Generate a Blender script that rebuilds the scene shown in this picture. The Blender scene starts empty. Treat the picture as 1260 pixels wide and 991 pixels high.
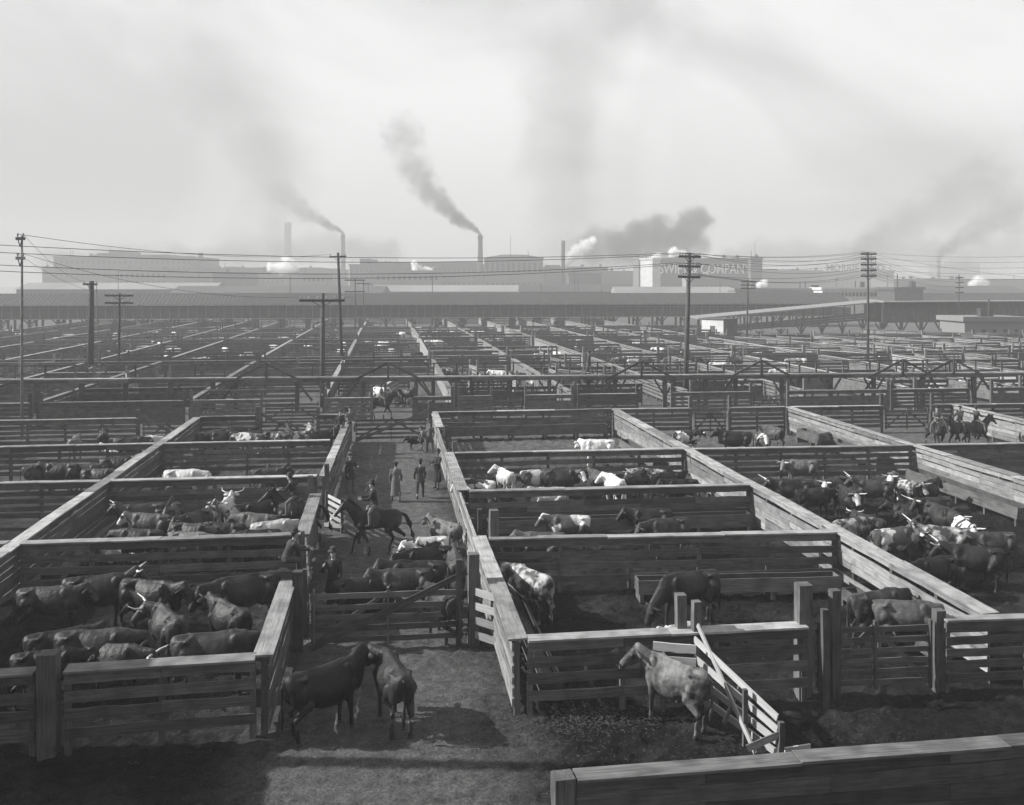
import bpy, bmesh, math, random
from mathutils import Vector, Matrix
R = math.radians
random.seed(7)
C = bpy.context.scene.collection
sc = bpy.context.scene

# ------------------------------------------------------------------ camera, world, sun, exposure
FPX, YH, CX, HC = 1150., 352., 630., 10.1           # focal length, horizon row, centre column, lens height
YAW = math.atan2(155, FPX)
CA, SA = math.cos(YAW), math.sin(YAW)
cam = bpy.data.cameras.new('camera'); camo = bpy.data.objects.new('camera', cam); C.objects.link(camo)
camo.location = (0, 0, HC); camo.rotation_euler = (R(90), 0, -YAW)
cam.sensor_width = 36; cam.lens = 36 * FPX / 1260.; cam.shift_y = -(495.5 - YH) / 1260.; cam.clip_end = 9000; cam.clip_start = .3
sc.camera = camo
SUN_EL, SUN_AZ = R(33), math.atan2(-.985, .17)
SKY_STRENGTH, SUN_STRENGTH, EXPOSURE = .053, 5.0, 1.12
sc.view_settings.view_transform = 'Standard'; sc.view_settings.look = 'None'
sc.view_settings.gamma = 1; sc.view_settings.use_curve_mapping = False; sc.view_settings.exposure = EXPOSURE
w = bpy.data.worlds.new('World'); sc.world = w; w.use_nodes = True
nt = w.node_tree; bg = nt.nodes['Background']
sky = nt.nodes.new('ShaderNodeTexSky'); sky.sky_type = 'NISHITA'; sky.sun_disc = False
sky.sun_elevation = SUN_EL; sky.sun_rotation = SUN_AZ; sky.air_density = 1.; sky.dust_density = 4.
bw = nt.nodes.new('ShaderNodeRGBToBW'); nt.links.new(sky.outputs[0], bw.inputs[0])
# an even, smoky winter sky: the bright Nishita glow is levelled by thin high smoke with soft drifting patches
lev = nt.nodes.new('ShaderNodeMath'); lev.operation = 'MULTIPLY_ADD'; nt.links.new(bw.outputs[0], lev.inputs[0])
lev.inputs[1].default_value = .10; lev.inputs[2].default_value = 7.5
tc = nt.nodes.new('ShaderNodeTexCoord'); mp = nt.nodes.new('ShaderNodeMapping'); mp.inputs['Scale'].default_value = (1.6, 1.6, 2.4)
nt.links.new(tc.outputs['Generated'], mp.inputs[0])
nz = nt.nodes.new('ShaderNodeTexNoise'); nz.inputs['Scale'].default_value = 1.7; nz.inputs['Detail'].default_value = 5; nz.inputs['Roughness'].default_value = .5
nz.inputs['Distortion'].default_value = .6
nt.links.new(mp.outputs[0], nz.inputs[0])
rp = nt.nodes.new('ShaderNodeMapRange'); rp.inputs[1].default_value = .38; rp.inputs[2].default_value = .66
rp.inputs[3].default_value = 1.03; rp.inputs[4].default_value = .70; rp.interpolation_type = 'SMOOTHSTEP'; nt.links.new(nz.outputs[0], rp.inputs[0])
mu = nt.nodes.new('ShaderNodeMath'); mu.operation = 'MULTIPLY'
sx = nt.nodes.new('ShaderNodeSeparateXYZ'); nt.links.new(tc.outputs['Generated'], sx.inputs[0])
el = nt.nodes.new('ShaderNodeMapRange'); el.inputs[1].default_value = 0.; el.inputs[2].default_value = .22; el.inputs[3].default_value = .74; el.inputs[4].default_value = 1.05
el.interpolation_type = 'SMOOTHSTEP'; nt.links.new(sx.outputs[2], el.inputs[0])      # coal smoke dulls the sky low down, all round the horizon
m0 = nt.nodes.new('ShaderNodeMath'); m0.operation = 'MULTIPLY'; nt.links.new(lev.outputs[0], m0.inputs[0]); nt.links.new(el.outputs[0], m0.inputs[1])
nt.links.new(m0.outputs[0], mu.inputs[0]); nt.links.new(rp.outputs[0], mu.inputs[1]); nt.links.new(mu.outputs[0], bg.inputs[0])
bg.inputs[1].default_value = SKY_STRENGTH
sun = bpy.data.lights.new('sun', 'SUN'); suno = bpy.data.objects.new('sun', sun); C.objects.link(suno)
sun.energy = SUN_STRENGTH; sun.angle = R(.6); sun.color = (1, .995, .985)
sdir = Vector((math.sin(SUN_AZ) * math.cos(SUN_EL), math.cos(SUN_AZ) * math.cos(SUN_EL), math.sin(SUN_EL)))
suno.rotation_euler = sdir.to_track_quat('Z', 'Y').to_euler()
cy = sc.cycles; cy.max_bounces = 5; cy.diffuse_bounces = 2; cy.glossy_bounces = 2; cy.volume_bounces = 3; cy.transparent_max_bounces = 12
cy.use_denoising = True; cy.volume_step_rate = 1.0; cy.volume_max_steps = 256; cy.caustics_reflective = False; cy.caustics_refractive = False

def at(px, py, z=0.):                                  # survey sheet: sight line (column, row of the photograph) -> yard point at height z
    D = FPX * (HC - z) / (py - YH); X = (px - CX) / FPX * D
    return Vector((X * CA + D * SA, -X * SA + D * CA, z))
def far(px, D, z=0.):                                  # point on a sight line at distance D
    X = (px - CX) / FPX * D
    return Vector((X * CA + D * SA, -X * SA + D * CA, z))
def zat(py, D): return HC - (py - YH) * D / FPX

# ------------------------------------------------------------------ materials (the picture is monochrome)
def newmat(name):
    m = bpy.data.materials.new(name); m.use_nodes = True
    return m, m.node_tree, m.node_tree.nodes['Principled BSDF']
def g(v): return (v, v, v, 1)
def wood(name, lo, hi, rough=.85, dirt=.35, spec=.1):
    m, t, b = newmat(name); n = t.nodes; l = t.links
    tc = n.new('ShaderNodeTexCoord'); oi = n.new('ShaderNodeObjectInfo')
    add = n.new('ShaderNodeVectorMath'); add.operation = 'ADD'; sc_ = n.new('ShaderNodeVectorMath'); sc_.operation = 'SCALE'
    cb = n.new('ShaderNodeCombineXYZ'); l.new(oi.outputs['Random'], cb.inputs[0]); l.new(oi.outputs['Random'], cb.inputs[1]); l.new(oi.outputs['Random'], cb.inputs[2])
    l.new(cb.outputs[0], sc_.inputs[0]); sc_.inputs['Scale'].default_value = 57.
    l.new(tc.outputs['Object'], add.inputs[0]); l.new(sc_.outputs[0], add.inputs[1])
    mp = n.new('ShaderNodeMapping'); mp.inputs['Scale'].default_value = (.9, 17, 17); l.new(add.outputs[0], mp.inputs[0])
    n1 = n.new('ShaderNodeTexNoise'); n1.inputs['Scale'].default_value = 1.4; n1.inputs['Detail'].default_value = 6; n1.inputs['Roughness'].default_value = .65; l.new(mp.outputs[0], n1.inputs[0])
    n2 = n.new('ShaderNodeTexNoise'); n2.inputs['Scale'].default_value = 2.1; n2.inputs['Detail'].default_value = 5; l.new(add.outputs[0], n2.inputs[0])
    r1 = n.new('ShaderNodeMapRange'); r1.inputs[1].default_value = .3; r1.inputs[2].default_value = .7; r1.inputs[3].default_value = lo; r1.inputs[4].default_value = hi; l.new(n1.outputs[0], r1.inputs[0])
    r2 = n.new('ShaderNodeMapRange'); r2.inputs[1].default_value = .42; r2.inputs[2].default_value = .68; r2.inputs[3].default_value = 1; r2.inputs[4].default_value = 1 - dirt; l.new(n2.outputs[0], r2.inputs[0])
    r3 = n.new('ShaderNodeMapRange'); r3.inputs[3].default_value = .6; r3.inputs[4].default_value = 1.35; l.new(oi.outputs['Random'], r3.inputs[0])
    a = n.new('ShaderNodeMath'); a.operation = 'MULTIPLY'; l.new(r1.outputs[0], a.inputs[0]); l.new(r2.outputs[0], a.inputs[1])
    c = n.new('ShaderNodeMath'); c.operation = 'MULTIPLY'; l.new(a.outputs[0], c.inputs[0]); l.new(r3.outputs[0], c.inputs[1])
    l.new(c.outputs[0], b.inputs['Base Color']); b.inputs['Roughness'].default_value = rough; b.inputs['Specular IOR Level'].default_value = spec
    bp = n.new('ShaderNodeBump'); bp.inputs['Strength'].default_value = .5; bp.inputs['Distance'].default_value = .012
    l.new(n1.outputs[0], bp.inputs['Height']); l.new(bp.outputs[0], b.inputs['Normal'])
    return m
def plain(name, v, rough=.8, var=.25, scale=3., bump=0., spec=.3, dist=.02):
    m, t, b = newmat(name); n = t.nodes; l = t.links
    tc = n.new('ShaderNodeTexCoord')
    n1 = n.new('ShaderNodeTexNoise'); n1.inputs['Scale'].default_value = scale; n1.inputs['Detail'].default_value = 6; l.new(tc.outputs['Object'], n1.inputs[0])
    r1 = n.new('ShaderNodeMapRange'); r1.inputs[1].default_value = .3; r1.inputs[2].default_value = .7
    r1.inputs[3].default_value = v * (1 - var); r1.inputs[4].default_value = v * (1 + var); l.new(n1.outputs[0], r1.inputs[0])
    l.new(r1.outputs[0], b.inputs['Base Color']); b.inputs['Roughness'].default_value = rough; b.inputs['Specular IOR Level'].default_value = spec
    if bump:
        bp = n.new('ShaderNodeBump'); bp.inputs['Strength'].default_value = bump; bp.inputs['Distance'].default_value = dist
        l.new(n1.outputs[0], bp.inputs['Height']); l.new(bp.outputs[0], b.inputs['Normal'])
    return m
def hide(name, a, b_, lo=.48, hi=.52, scale=2.2, rough=.42):
    """coat of an animal: two tones parted by a soft or hard noise edge, shifted per animal"""
    m, t, b = newmat(name); n = t.nodes; l = t.links
    tc = n.new('ShaderNodeTexCoord'); oi = n.new('ShaderNodeObjectInfo')
    add = n.new('ShaderNodeVectorMath'); add.operation = 'ADD'; sc_ = n.new('ShaderNodeVectorMath'); sc_.operation = 'SCALE'
    cb = n.new('ShaderNodeCombineXYZ'); [l.new(oi.outputs['Random'], cb.inputs[i]) for i in range(3)]
    l.new(cb.outputs[0], sc_.inputs[0]); sc_.inputs['Scale'].default_value = 31.
    l.new(tc.outputs['Object'], add.inputs[0]); l.new(sc_.outputs[0], add.inputs[1])
    n1 = n.new('ShaderNodeTexNoise'); n1.inputs['Scale'].default_value = scale; n1.inputs['Detail'].default_value = 3; l.new(add.outputs[0], n1.inputs[0])
    r1 = n.new('ShaderNodeMapRange'); r1.inputs[1].default_value = lo; r1.inputs[2].default_value = hi; r1.inputs[3].default_value = a; r1.inputs[4].default_value = b_; l.new(n1.outputs[0], r1.inputs[0])
    r3 = n.new('ShaderNodeMapRange'); r3.inputs[3].default_value = .8; r3.inputs[4].default_value = 1.25; l.new(oi.outputs['Random'], r3.inputs[0])
    c = n.new('ShaderNodeMath'); c.operation = 'MULTIPLY'; l.new(r1.outputs[0], c.inputs[0]); l.new(r3.outputs[0], c.inputs[1])
    l.new(c.outputs[0], b.inputs['Base Color']); b.inputs['Roughness'].default_value = rough; b.inputs['Specular IOR Level'].default_value = .14
    n2 = n.new('ShaderNodeTexNoise'); n2.inputs['Scale'].default_value = 5; n2.inputs['Detail'].default_value = 7; n2.inputs['Roughness'].default_value = .65; l.new(add.outputs[0], n2.inputs[0])
    wv = n.new('ShaderNodeTexWave'); wv.bands_direction = 'X'; wv.inputs['Scale'].default_value = 1.9; wv.inputs['Distortion'].default_value = 1.6; wv.inputs['Detail'].default_value = 2; l.new(tc.outputs['Object'], wv.inputs[0])
    wa = n.new('ShaderNodeMath'); wa.operation = 'MULTIPLY_ADD'; l.new(wv.outputs['Fac'], wa.inputs[0]); wa.inputs[1].default_value = .05; l.new(n2.outputs[0], wa.inputs[2])
    bp = n.new('ShaderNodeBump'); bp.inputs['Strength'].default_value = .7; bp.inputs['Distance'].default_value = .06
    l.new(wa.outputs[0], bp.inputs['Height']); l.new(bp.outputs[0], b.inputs['Normal'])
    return m
M = {}
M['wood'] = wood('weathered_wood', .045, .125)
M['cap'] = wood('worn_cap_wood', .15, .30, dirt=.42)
M['sunwood'] = wood('sunlit_wood', .11, .25)  # lighter copy of the weathered wood; sunlight is put into the colour
M['pale'] = wood('sunlit_pale_wood', .22, .36, dirt=.15)  # sunlight on the gate and slat planks put into a lighter colour
M['post'] = wood('post_wood', .045, .12)
M['pole'] = wood('tarred_pole_wood', .035, .085)
M['roof'] = plain('grey_roof', .032, .8, .2, .05)
M['shed'] = plain('dark_boards', .038, .85, .3, .8)
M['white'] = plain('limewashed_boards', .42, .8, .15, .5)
M['brickfar'] = plain('sooty_brick', .07, .9, .22, .04)
M['brickpale'] = plain('pale_brick', .15, .9, .18, .04)
M['window'] = plain('dark_window_glass', .035, .25, .2, 1.)
M['letter'] = plain('white_sign_paint', .72, .7, .1, .2)
M['wire'] = plain('black_wire', .03, .5, .1, 1.)
M['glass'] = plain('insulator_glass', .25, .3, .1, 1.)
M['horn'] = plain('horn', .42, .45, .25, 14)
M['hoof'] = plain('dark_skin', .03, .5, .2, 6)
M['face_white'] = hide('white_face_hair', .36, .48, .4, .6)
HID = dict(dun=hide('dun_coat', .03, .15, .38, .62, 3.4), black=hide('black_coat', .005, .012, .35, .65), dark=hide('dark_coat', .008, .024, .35, .65), brown=hide('brown_coat', .015, .052, .3, .7),
           tan=hide('tan_coat', .045, .11, .3, .7), white=hide('white_coat', .34, .48, .3, .7), roan=hide('roan_coat', .035, .27, .44, .60, 4.),
           pied=hide('black_and_white_coat', .02, .45, .49, .515, 1.9), patch=hide('brown_and_white_coat', .06, .42, .53, .56, 1.5))
M['coat_black'] = plain('black_cloth', .018, .9, .3, 5, .3); M['coat_grey'] = plain('grey_overcoat_cloth', .09, .9, .2, 5, .3)
M['cloth_dark'] = plain('dark_suit_cloth', .035, .9, .3, 5, .3); M['cloth_mid'] = plain('mid_grey_trouser_cloth', .085, .9, .25, 5, .3)
M['felt'] = plain('black_felt', .022, .85, .2, 5); M['skin'] = plain('skin', .24, .55, .1, 8); M['leather'] = plain('leather', .04, .4, .2, 5)
M['shirt'] = plain('white_collar_cloth', .5, .8, .05, 5)

# ------------------------------------------------------------------ mesh helpers
class MB:
    def __init__(s): s.v = []; s.f = []
    def hexa(s, P):
        b = len(s.v); s.v += [tuple(p) for p in P]
        for q in ((0, 3, 2, 1), (4, 5, 6, 7), (0, 1, 5, 4), (1, 2, 6, 5), (2, 3, 7, 6), (3, 0, 4, 7)): s.f.append(tuple(b + i for i in q))
        return s
    def box(s, x0, x1, y0, y1, z0, z1):
        return s.hexa([(x0, y0, z0), (x1, y0, z0), (x1, y1, z0), (x0, y1, z0), (x0, y0, z1), (x1, y0, z1), (x1, y1, z1), (x0, y1, z1)])
    def beam(s, p, q, wd, ht, up=(0, 0, 1)):
        p = Vector(p); q = Vector(q); d = (q - p).normalized(); up = Vector(up)
        if abs(d.dot(up)) > .98: up = Vector((0, 1, 0))
        a = d.cross(up).normalized() * wd / 2; b = a.cross(d).normalized() * ht / 2
        return s.hexa([p - a - b, p + a - b, q + a - b, q - a - b, p - a + b, p + a + b, q + a + b, q - a + b])
    def tube(s, pts, rad, n=8, cap=True, flat=1.):
        pts = [Vector(p) for p in pts]
        if not hasattr(rad, '__len__'): rad = [rad] * len(pts)
        b0 = len(s.v); up = Vector((0, .02, 1))
        for i, p in enumerate(pts):
            d = (pts[min(i + 1, len(pts) - 1)] - pts[max(i - 1, 0)]).normalized()
            u = up if abs(d.dot(up.normalized())) < .95 else Vector((1, 0, 0))
            a = d.cross(u).normalized(); b = a.cross(d).normalized()
            for k in range(n):
                t = 2 * math.pi * k / n
                s.v.append(tuple(p + a * math.cos(t) * rad[i] + b * math.sin(t) * rad[i] * flat))
        for i in range(len(pts) - 1):
            for k in range(n):
                k2 = (k + 1) % n
                s.f.append((b0 + i * n + k, b0 + i * n + k2, b0 + (i + 1) * n + k2, b0 + (i + 1) * n + k))
        if cap:
            s.f.append(tuple(b0 + k for k in reversed(range(n)))); s.f.append(tuple(b0 + (len(pts) - 1) * n + k for k in range(n)))
        return s
    def ell(s, c, r, n=12, m=8, rot=None):
        c = Vector(c); b0 = len(s.v)
        if not hasattr(r, '__len__'): r = (r, r, r)
        vs = [(0, 0, -1)]
        for i in range(1, m):
            ph = -math.pi / 2 + math.pi * i / m
            for k in range(n):
                t = 2 * math.pi * k / n; vs.append((math.cos(ph) * math.cos(t), math.cos(ph) * math.sin(t), math.sin(ph)))
        vs.append((0, 0, 1))
        for v in vs:
            v = Vector((v[0] * r[0], v[1] * r[1], v[2] * r[2]))
            if rot: v = rot @ v
            s.v.append(tuple(c + v))
        for k in range(n):
            k2 = (k + 1) % n
            s.f.append((b0, b0 + 1 + k2, b0 + 1 + k)); top = b0 + 1 + (m - 1) * n
            s.f.append((top, b0 + 1 + (m - 2) * n + k, b0 + 1 + (m - 2) * n + k2))
            for i in range(m - 2):
                s.f.append((b0 + 1 + i * n + k, b0 + 1 + i * n + k2, b0 + 1 + (i + 1) * n + k2, b0 + 1 + (i + 1) * n + k))
        return s
    def limb(s, pts, rad, n=10):
        for p, r in zip(pts, rad): s.ell(p, r, n, 6)
        return s.tube(pts, rad, n)
    def lathe(s, prof, n=16, c=(0, 0, 0)):
        b0 = len(s.v)
        for r, z in prof:
            for k in range(n):
                t = 2 * math.pi * k / n; s.v.append((c[0] + r * math.cos(t), c[1] + r * math.sin(t), c[2] + z))
        for i in range(len(prof) - 1):
            for k in range(n):
                k2 = (k + 1) % n; s.f.append((b0 + i * n + k, b0 + i * n + k2, b0 + (i + 1) * n + k2, b0 + (i + 1) * n + k))
        s.f.append(tuple(b0 + k for k in reversed(range(n)))); s.f.append(tuple(b0 + (len(prof) - 1) * n + k for k in range(n)))
        return s
    def ring(s, rings, n=16, peak=0.):                         # loft of ellipses (x, z, half width, half height) along x
        b0 = len(s.v)
        for x, z, hw, hh in rings:
            for k in range(n):
                t = 2 * math.pi * k / n; s.v.append((x, hw * math.cos(t) * (1 - peak * max(0, math.sin(t))), z + hh * math.sin(t)))
        for i in range(len(rings) - 1):
            for k in range(n):
                k2 = (k + 1) % n; s.f.append((b0 + i * n + k, b0 + (i + 1) * n + k, b0 + (i + 1) * n + k2, b0 + i * n + k2))
        s.f.append(tuple(b0 + k for k in range(n))); s.f.append(tuple(b0 + (len(rings) - 1) * n + k for k in reversed(range(n))))
        return s
    def mesh(s, name, mat, smooth=False):
        me = bpy.data.meshes.new(name); me.from_pydata(s.v, [], s.f); me.update()
        if mat: me.materials.append(mat)
        if smooth: me.shade_smooth()
        return me
    def build(s, name, mat, parent=None, smooth=False, loc=None):
        o = bpy.data.objects.new(name, s.mesh(name, mat, smooth)); C.objects.link(o)
        if parent: o.parent = parent
        if loc is not None: o.location = loc
        return o
def tag(o, label=None, cat=None, group=None, kind=None):
    if label: o['label'] = label
    if cat: o['category'] = cat
    if group: o['group'] = group
    if kind: o['kind'] = kind
    return o
def empty(name, loc=(0, 0, 0), rz=0., label=None, cat=None, group=None):
    o = bpy.data.objects.new(name, None); C.objects.link(o); o.location = loc; o.rotation_euler.z = rz; o.empty_display_size = .2
    return tag(o, label, cat, group)
def link(name, me, parent=None, loc=(0, 0, 0), rot=(0, 0, 0)):
    o = bpy.data.objects.new(name, me); C.objects.link(o); o.parent = parent; o.location = loc; o.rotation_euler = rot
    return o
_cache = {}; rbar = random.Random(4)
def bar_mesh(L, a, b, mat):                            # board, long axis x, centred
    v_ = rbar.randrange(4) if L > 1.2 else 0
    k = (round(L, 2), round(a, 3), round(b, 3), mat, v_)
    if k not in _cache:
        L, a, b = k[0], k[1], k[2]; ns = 1 if L < .6 else 5; m = MB(); u = min(.011, b * .06); w_ = .006 if L > 1.2 else 0.
        for i in range(ns + 1):                          # slightly warped, chewed edges
            x = -L / 2 + L * i / ns; y = rbar.uniform(-w_, w_) * (a > .03); z = rbar.uniform(-.8, .8) * u; t = rbar.uniform(-u, u); q = rbar.uniform(-u, u)
            m.v += [(x, y - a / 2, z - b / 2 + t), (x, y + a / 2, z - b / 2 + t), (x, y + a / 2, z + b / 2 + q), (x, y - a / 2, z + b / 2 + q)]
        for i in range(ns):
            c = i * 4
            for j in range(4): m.f.append((c + j, c + (j + 1) % 4, c + 4 + (j + 1) % 4, c + 4 + j))
        m.f += [(0, 3, 2, 1), (ns * 4, ns * 4 + 1, ns * 4 + 2, ns * 4 + 3)]
        _cache[k] = m.mesh('board', M[mat])
    return _cache[k]
def remesh(mb, voxel, mat, smooth=2, name='body', ratio=1.):
    me = mb.mesh(name, mat); o = bpy.data.objects.new('tmp', me); C.objects.link(o)
    m = o.modifiers.new('r', 'REMESH'); m.mode = 'VOXEL'; m.voxel_size = voxel; m.use_smooth_shade = True
    if smooth: s = o.modifiers.new('s', 'SMOOTH'); s.factor = .5; s.iterations = smooth
    if ratio < 1: d = o.modifiers.new('d', 'DECIMATE'); d.ratio = ratio
    dg = bpy.context.evaluated_depsgraph_get(); ev = o.evaluated_get(dg)
    out = bpy.data.meshes.new_from_object(ev); bpy.data.objects.remove(o); bpy.data.meshes.remove(me)
    out.name = name; out.materials.clear(); out.materials.append(mat); out.shade_smooth()
    return out

# ------------------------------------------------------------------ ground
def ground_mat(name, near=True):
    m, t, b = newmat(name); n = t.nodes; l = t.links
    ge = n.new('ShaderNodeNewGeometry')
    def noise(s, d=6, rgh=.6):
        x = n.new('ShaderNodeTexNoise'); x.inputs['Scale'].default_value = s; x.inputs['Detail'].default_value = d; x.inputs['Roughness'].default_value = rgh; l.new(ge.outputs['Position'], x.inputs[0]); return x
    def rng(src, a, b_, c, d):
        x = n.new('ShaderNodeMapRange'); x.inputs[1].default_value = a; x.inputs[2].default_value = b_; x.inputs[3].default_value = c; x.inputs[4].default_value = d; l.new(src, x.inputs[0]); return x
    def mul(a, b_, op='MULTIPLY'):
        x = n.new('ShaderNodeMath'); x.operation = op
        l.new(a, x.inputs[0])
        if isinstance(b_, float): x.inputs[1].default_value = b_
        else: l.new(b_, x.inputs[1])
        return x
    big = noise(.35, 4); mid = noise(3., 7, .7); fine = noise(16., 7, .75)
    sep = n.new('ShaderNodeSeparateXYZ'); l.new(ge.outputs['Position'], sep.inputs[0])
    # dry trodden straw in the alley and the far pens, damp manure in the near pens
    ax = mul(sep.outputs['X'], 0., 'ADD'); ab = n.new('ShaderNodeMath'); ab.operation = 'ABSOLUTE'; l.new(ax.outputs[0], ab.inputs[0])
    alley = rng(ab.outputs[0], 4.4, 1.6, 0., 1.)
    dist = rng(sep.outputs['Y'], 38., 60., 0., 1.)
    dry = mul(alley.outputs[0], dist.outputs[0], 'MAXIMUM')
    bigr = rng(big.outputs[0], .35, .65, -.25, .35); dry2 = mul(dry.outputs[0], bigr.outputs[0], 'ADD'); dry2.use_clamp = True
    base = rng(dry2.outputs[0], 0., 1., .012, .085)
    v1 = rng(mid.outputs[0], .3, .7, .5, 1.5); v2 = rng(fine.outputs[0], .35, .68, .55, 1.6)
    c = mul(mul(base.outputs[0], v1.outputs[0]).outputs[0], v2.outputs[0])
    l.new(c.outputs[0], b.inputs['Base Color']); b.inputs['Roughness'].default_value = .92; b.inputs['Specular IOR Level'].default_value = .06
    if near:
        vo = n.new('ShaderNodeTexVoronoi'); vo.inputs['Scale'].default_value = 5.5; vo.inputs['Randomness'].default_value = 1.
        dm = n.new('ShaderNodeVectorMath'); dm.operation = 'SCALE'; l.new(mid.outputs['Color'], dm.inputs[0]); dm.inputs['Scale'].default_value = .5
        da = n.new('ShaderNodeVectorMath'); da.operation = 'ADD'; l.new(ge.outputs['Position'], da.inputs[0]); l.new(dm.outputs[0], da.inputs[1]); l.new(da.outputs[0], vo.inputs[0])
        inv = rng(dry2.outputs[0], 0., 1., -1.1, -.35); clod = mul(vo.outputs['Distance'], inv.outputs[0])
        b0 = n.new('ShaderNodeBump'); b0.inputs['Strength'].default_value = 1.; b0.inputs['Distance'].default_value = .13; l.new(clod.outputs[0], b0.inputs['Height'])
        bp = n.new('ShaderNodeBump'); bp.inputs['Strength'].default_value = .9; bp.inputs['Distance'].default_value = .09
        l.new(fine.outputs[0], bp.inputs['Height']); l.new(b0.outputs[0], bp.inputs['Normal']); l.new(bp.outputs[0], b.inputs['Normal'])
    return m
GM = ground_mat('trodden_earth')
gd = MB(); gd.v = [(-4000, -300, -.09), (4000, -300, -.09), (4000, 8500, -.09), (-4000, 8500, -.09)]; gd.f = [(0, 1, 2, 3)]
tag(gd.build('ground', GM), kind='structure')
from mathutils import noise as NZ
def mud():
    x0, x1, y0, y1, st = -14.5, 27., 9., 62., .15
    nx, ny = int((x1 - x0) / st), int((y1 - y0) / st); v = []; f = []
    for j in range(ny + 1):
        y = y0 + j * st
        for i in range(nx + 1):
            x = x0 + i * st; p = Vector((x, y, 0))
            k = .5 if abs(x) < 3 and y > 27 else 1.
            h = NZ.noise(p * 2.6) * .07 + NZ.noise(p * 5.1 + Vector((9, 3, 1))) * .075 + NZ.noise(p * .5) * .05
            v.append((x, y, h * k * (.8 if abs(x) < 3 else 1.25) - .01))
        if j:
            a = (j - 1) * (nx + 1); b = j * (nx + 1)
            f += [(a + i, a + i + 1, b + i + 1, b + i) for i in range(nx)]
    m = MB(); m.v, m.f = v, f
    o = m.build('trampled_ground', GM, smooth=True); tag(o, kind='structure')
mud()
def straw():
    m = MB(); rs = random.Random(3)
    def patch(cx, cy_, rx, ry, n):
        for _ in range(n):
            x = cx + rs.gauss(0, rx); y = cy_ + rs.gauss(0, ry); a = rs.uniform(0, math.pi); L = rs.uniform(.03, .12)
            z = .035 + rs.uniform(0, .03)
            m.beam((x - L / 2 * math.cos(a), y - L / 2 * math.sin(a), z), (x + L / 2 * math.cos(a), y + L / 2 * math.sin(a), z + rs.uniform(-.02, .03)), .005, .004)
    patch(2, 19.5, 3.5, 2.2, 1900); patch(4.4, 21.2, 1.6, .35, 900); patch(1.2, 24, 1.4, 1.6, 900); patch(-6, 26, 2.5, 2.4, 1100)
    patch(0, 36, 1.5, 7, 1100); patch(6, 26, 3, 2.4, 300); patch(11, 17.5, 3, 2, 400); patch(9, 34, 4, 2, 250)
    return m
tag(straw().build('scattered_straw', plain('dry_straw', .075, .8, .3, 9)), 'pale stalks of straw trodden into the dark ground of the yard', 'straw', kind='stuff')

# ------------------------------------------------------------------ fences
OPEN = [(1.50, 1.745), (1.12, 1.35), (.73, .96), (.33, .56)]
SIX = [(1.52, 1.72), (1.26, 1.42), (1.00, 1.17), (.74, .91), (.48, .66), (.20, .38)]
SOLID = [(1.50, 1.745), (1.10, 1.33), (.865, 1.095), (.63, .86), (.395, .625), (.16, .39)]
LONG = [(1.52, 1.745), (1.20, 1.42), (.955, 1.175), (.72, .95), (.485, .715), (.25, .48)]
TIGHT = [(1.52, 1.745), (1.27, 1.50), (1.0, 1.24), (.72, .97), (.41, .70), (.1, .38)]
FIVE = [(1.50, 1.745), (1.2, 1.40), (.9, 1.1), (.6, .8), (.28, .5)]
rf = random.Random(11)
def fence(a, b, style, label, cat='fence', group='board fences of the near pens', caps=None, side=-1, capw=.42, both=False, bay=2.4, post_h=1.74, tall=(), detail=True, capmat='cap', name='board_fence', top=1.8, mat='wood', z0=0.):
    a = Vector((a[0], a[1], z0)); b = Vector((b[0], b[1], z0)); d = b - a; L = d.length; ang = math.atan2(d.y, d.x)
    root = empty(name, a, ang, label, cat, group) if detail else None
    n = max(1, round(L / bay)); bl = L / n; jb = MB(); cbm = MB()
    for i in range(n + 1):
        x = min(max(i * bl, .06), L - .06)
        h = next((t[1] for t in tall if abs(t[0] - x) < bl / 2), post_h)
        pw = .2 if h > 2 else .13
        if detail: link('post', bar_mesh(h + .1, pw, pw, 'post'), root, (x, 0, h / 2 - .05), (0, R(-90), rf.uniform(-.05, .05)))
        else: jb.box(x - pw / 2, x + pw / 2, -pw / 2, pw / 2, -.05, h)
    for (z1, z2) in style:
        for sd in ((side, -side) if (both and z1 > 1.45) else (side,)):
            i = 0; first = rf.choice((1, 2))
            while i < n:
                k = min(first if i == 0 else 2, n - i); first = 2
                x1, x2 = i * bl, (i + k) * bl
                if detail and rf.random() < .012 and z1 < 1.4: i += k; continue
                if detail:
                    o = link('plank', bar_mesh(x2 - x1 - .012, .045, z2 - z1, mat), root, ((x1 + x2) / 2, sd * (.067 + .0235 + rf.uniform(0, .004)), (z1 + z2) / 2 + rf.uniform(-.018, .018)), (rf.gauss(0, .02), rf.gauss(0, .006), rf.gauss(0, .002)))
                else: jb.box(x1 + .006, x2 - .006, sd * .07 - .02, sd * .07 + .02, z1, z2)
                i += k
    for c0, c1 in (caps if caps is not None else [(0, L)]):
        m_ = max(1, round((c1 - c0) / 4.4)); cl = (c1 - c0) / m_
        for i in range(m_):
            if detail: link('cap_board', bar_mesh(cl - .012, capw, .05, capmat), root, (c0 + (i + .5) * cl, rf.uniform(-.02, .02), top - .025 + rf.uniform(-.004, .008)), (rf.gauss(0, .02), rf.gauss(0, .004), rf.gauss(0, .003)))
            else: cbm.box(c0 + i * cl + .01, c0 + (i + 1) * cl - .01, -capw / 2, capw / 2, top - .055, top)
    if not detail:
        root = jb.build(name, M[mat]); root.location = a; root.rotation_euler.z = ang; tag(root, label, cat, group)
        if cbm.v: cbm.build('cap_board', M[capmat], root)
    return root
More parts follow.
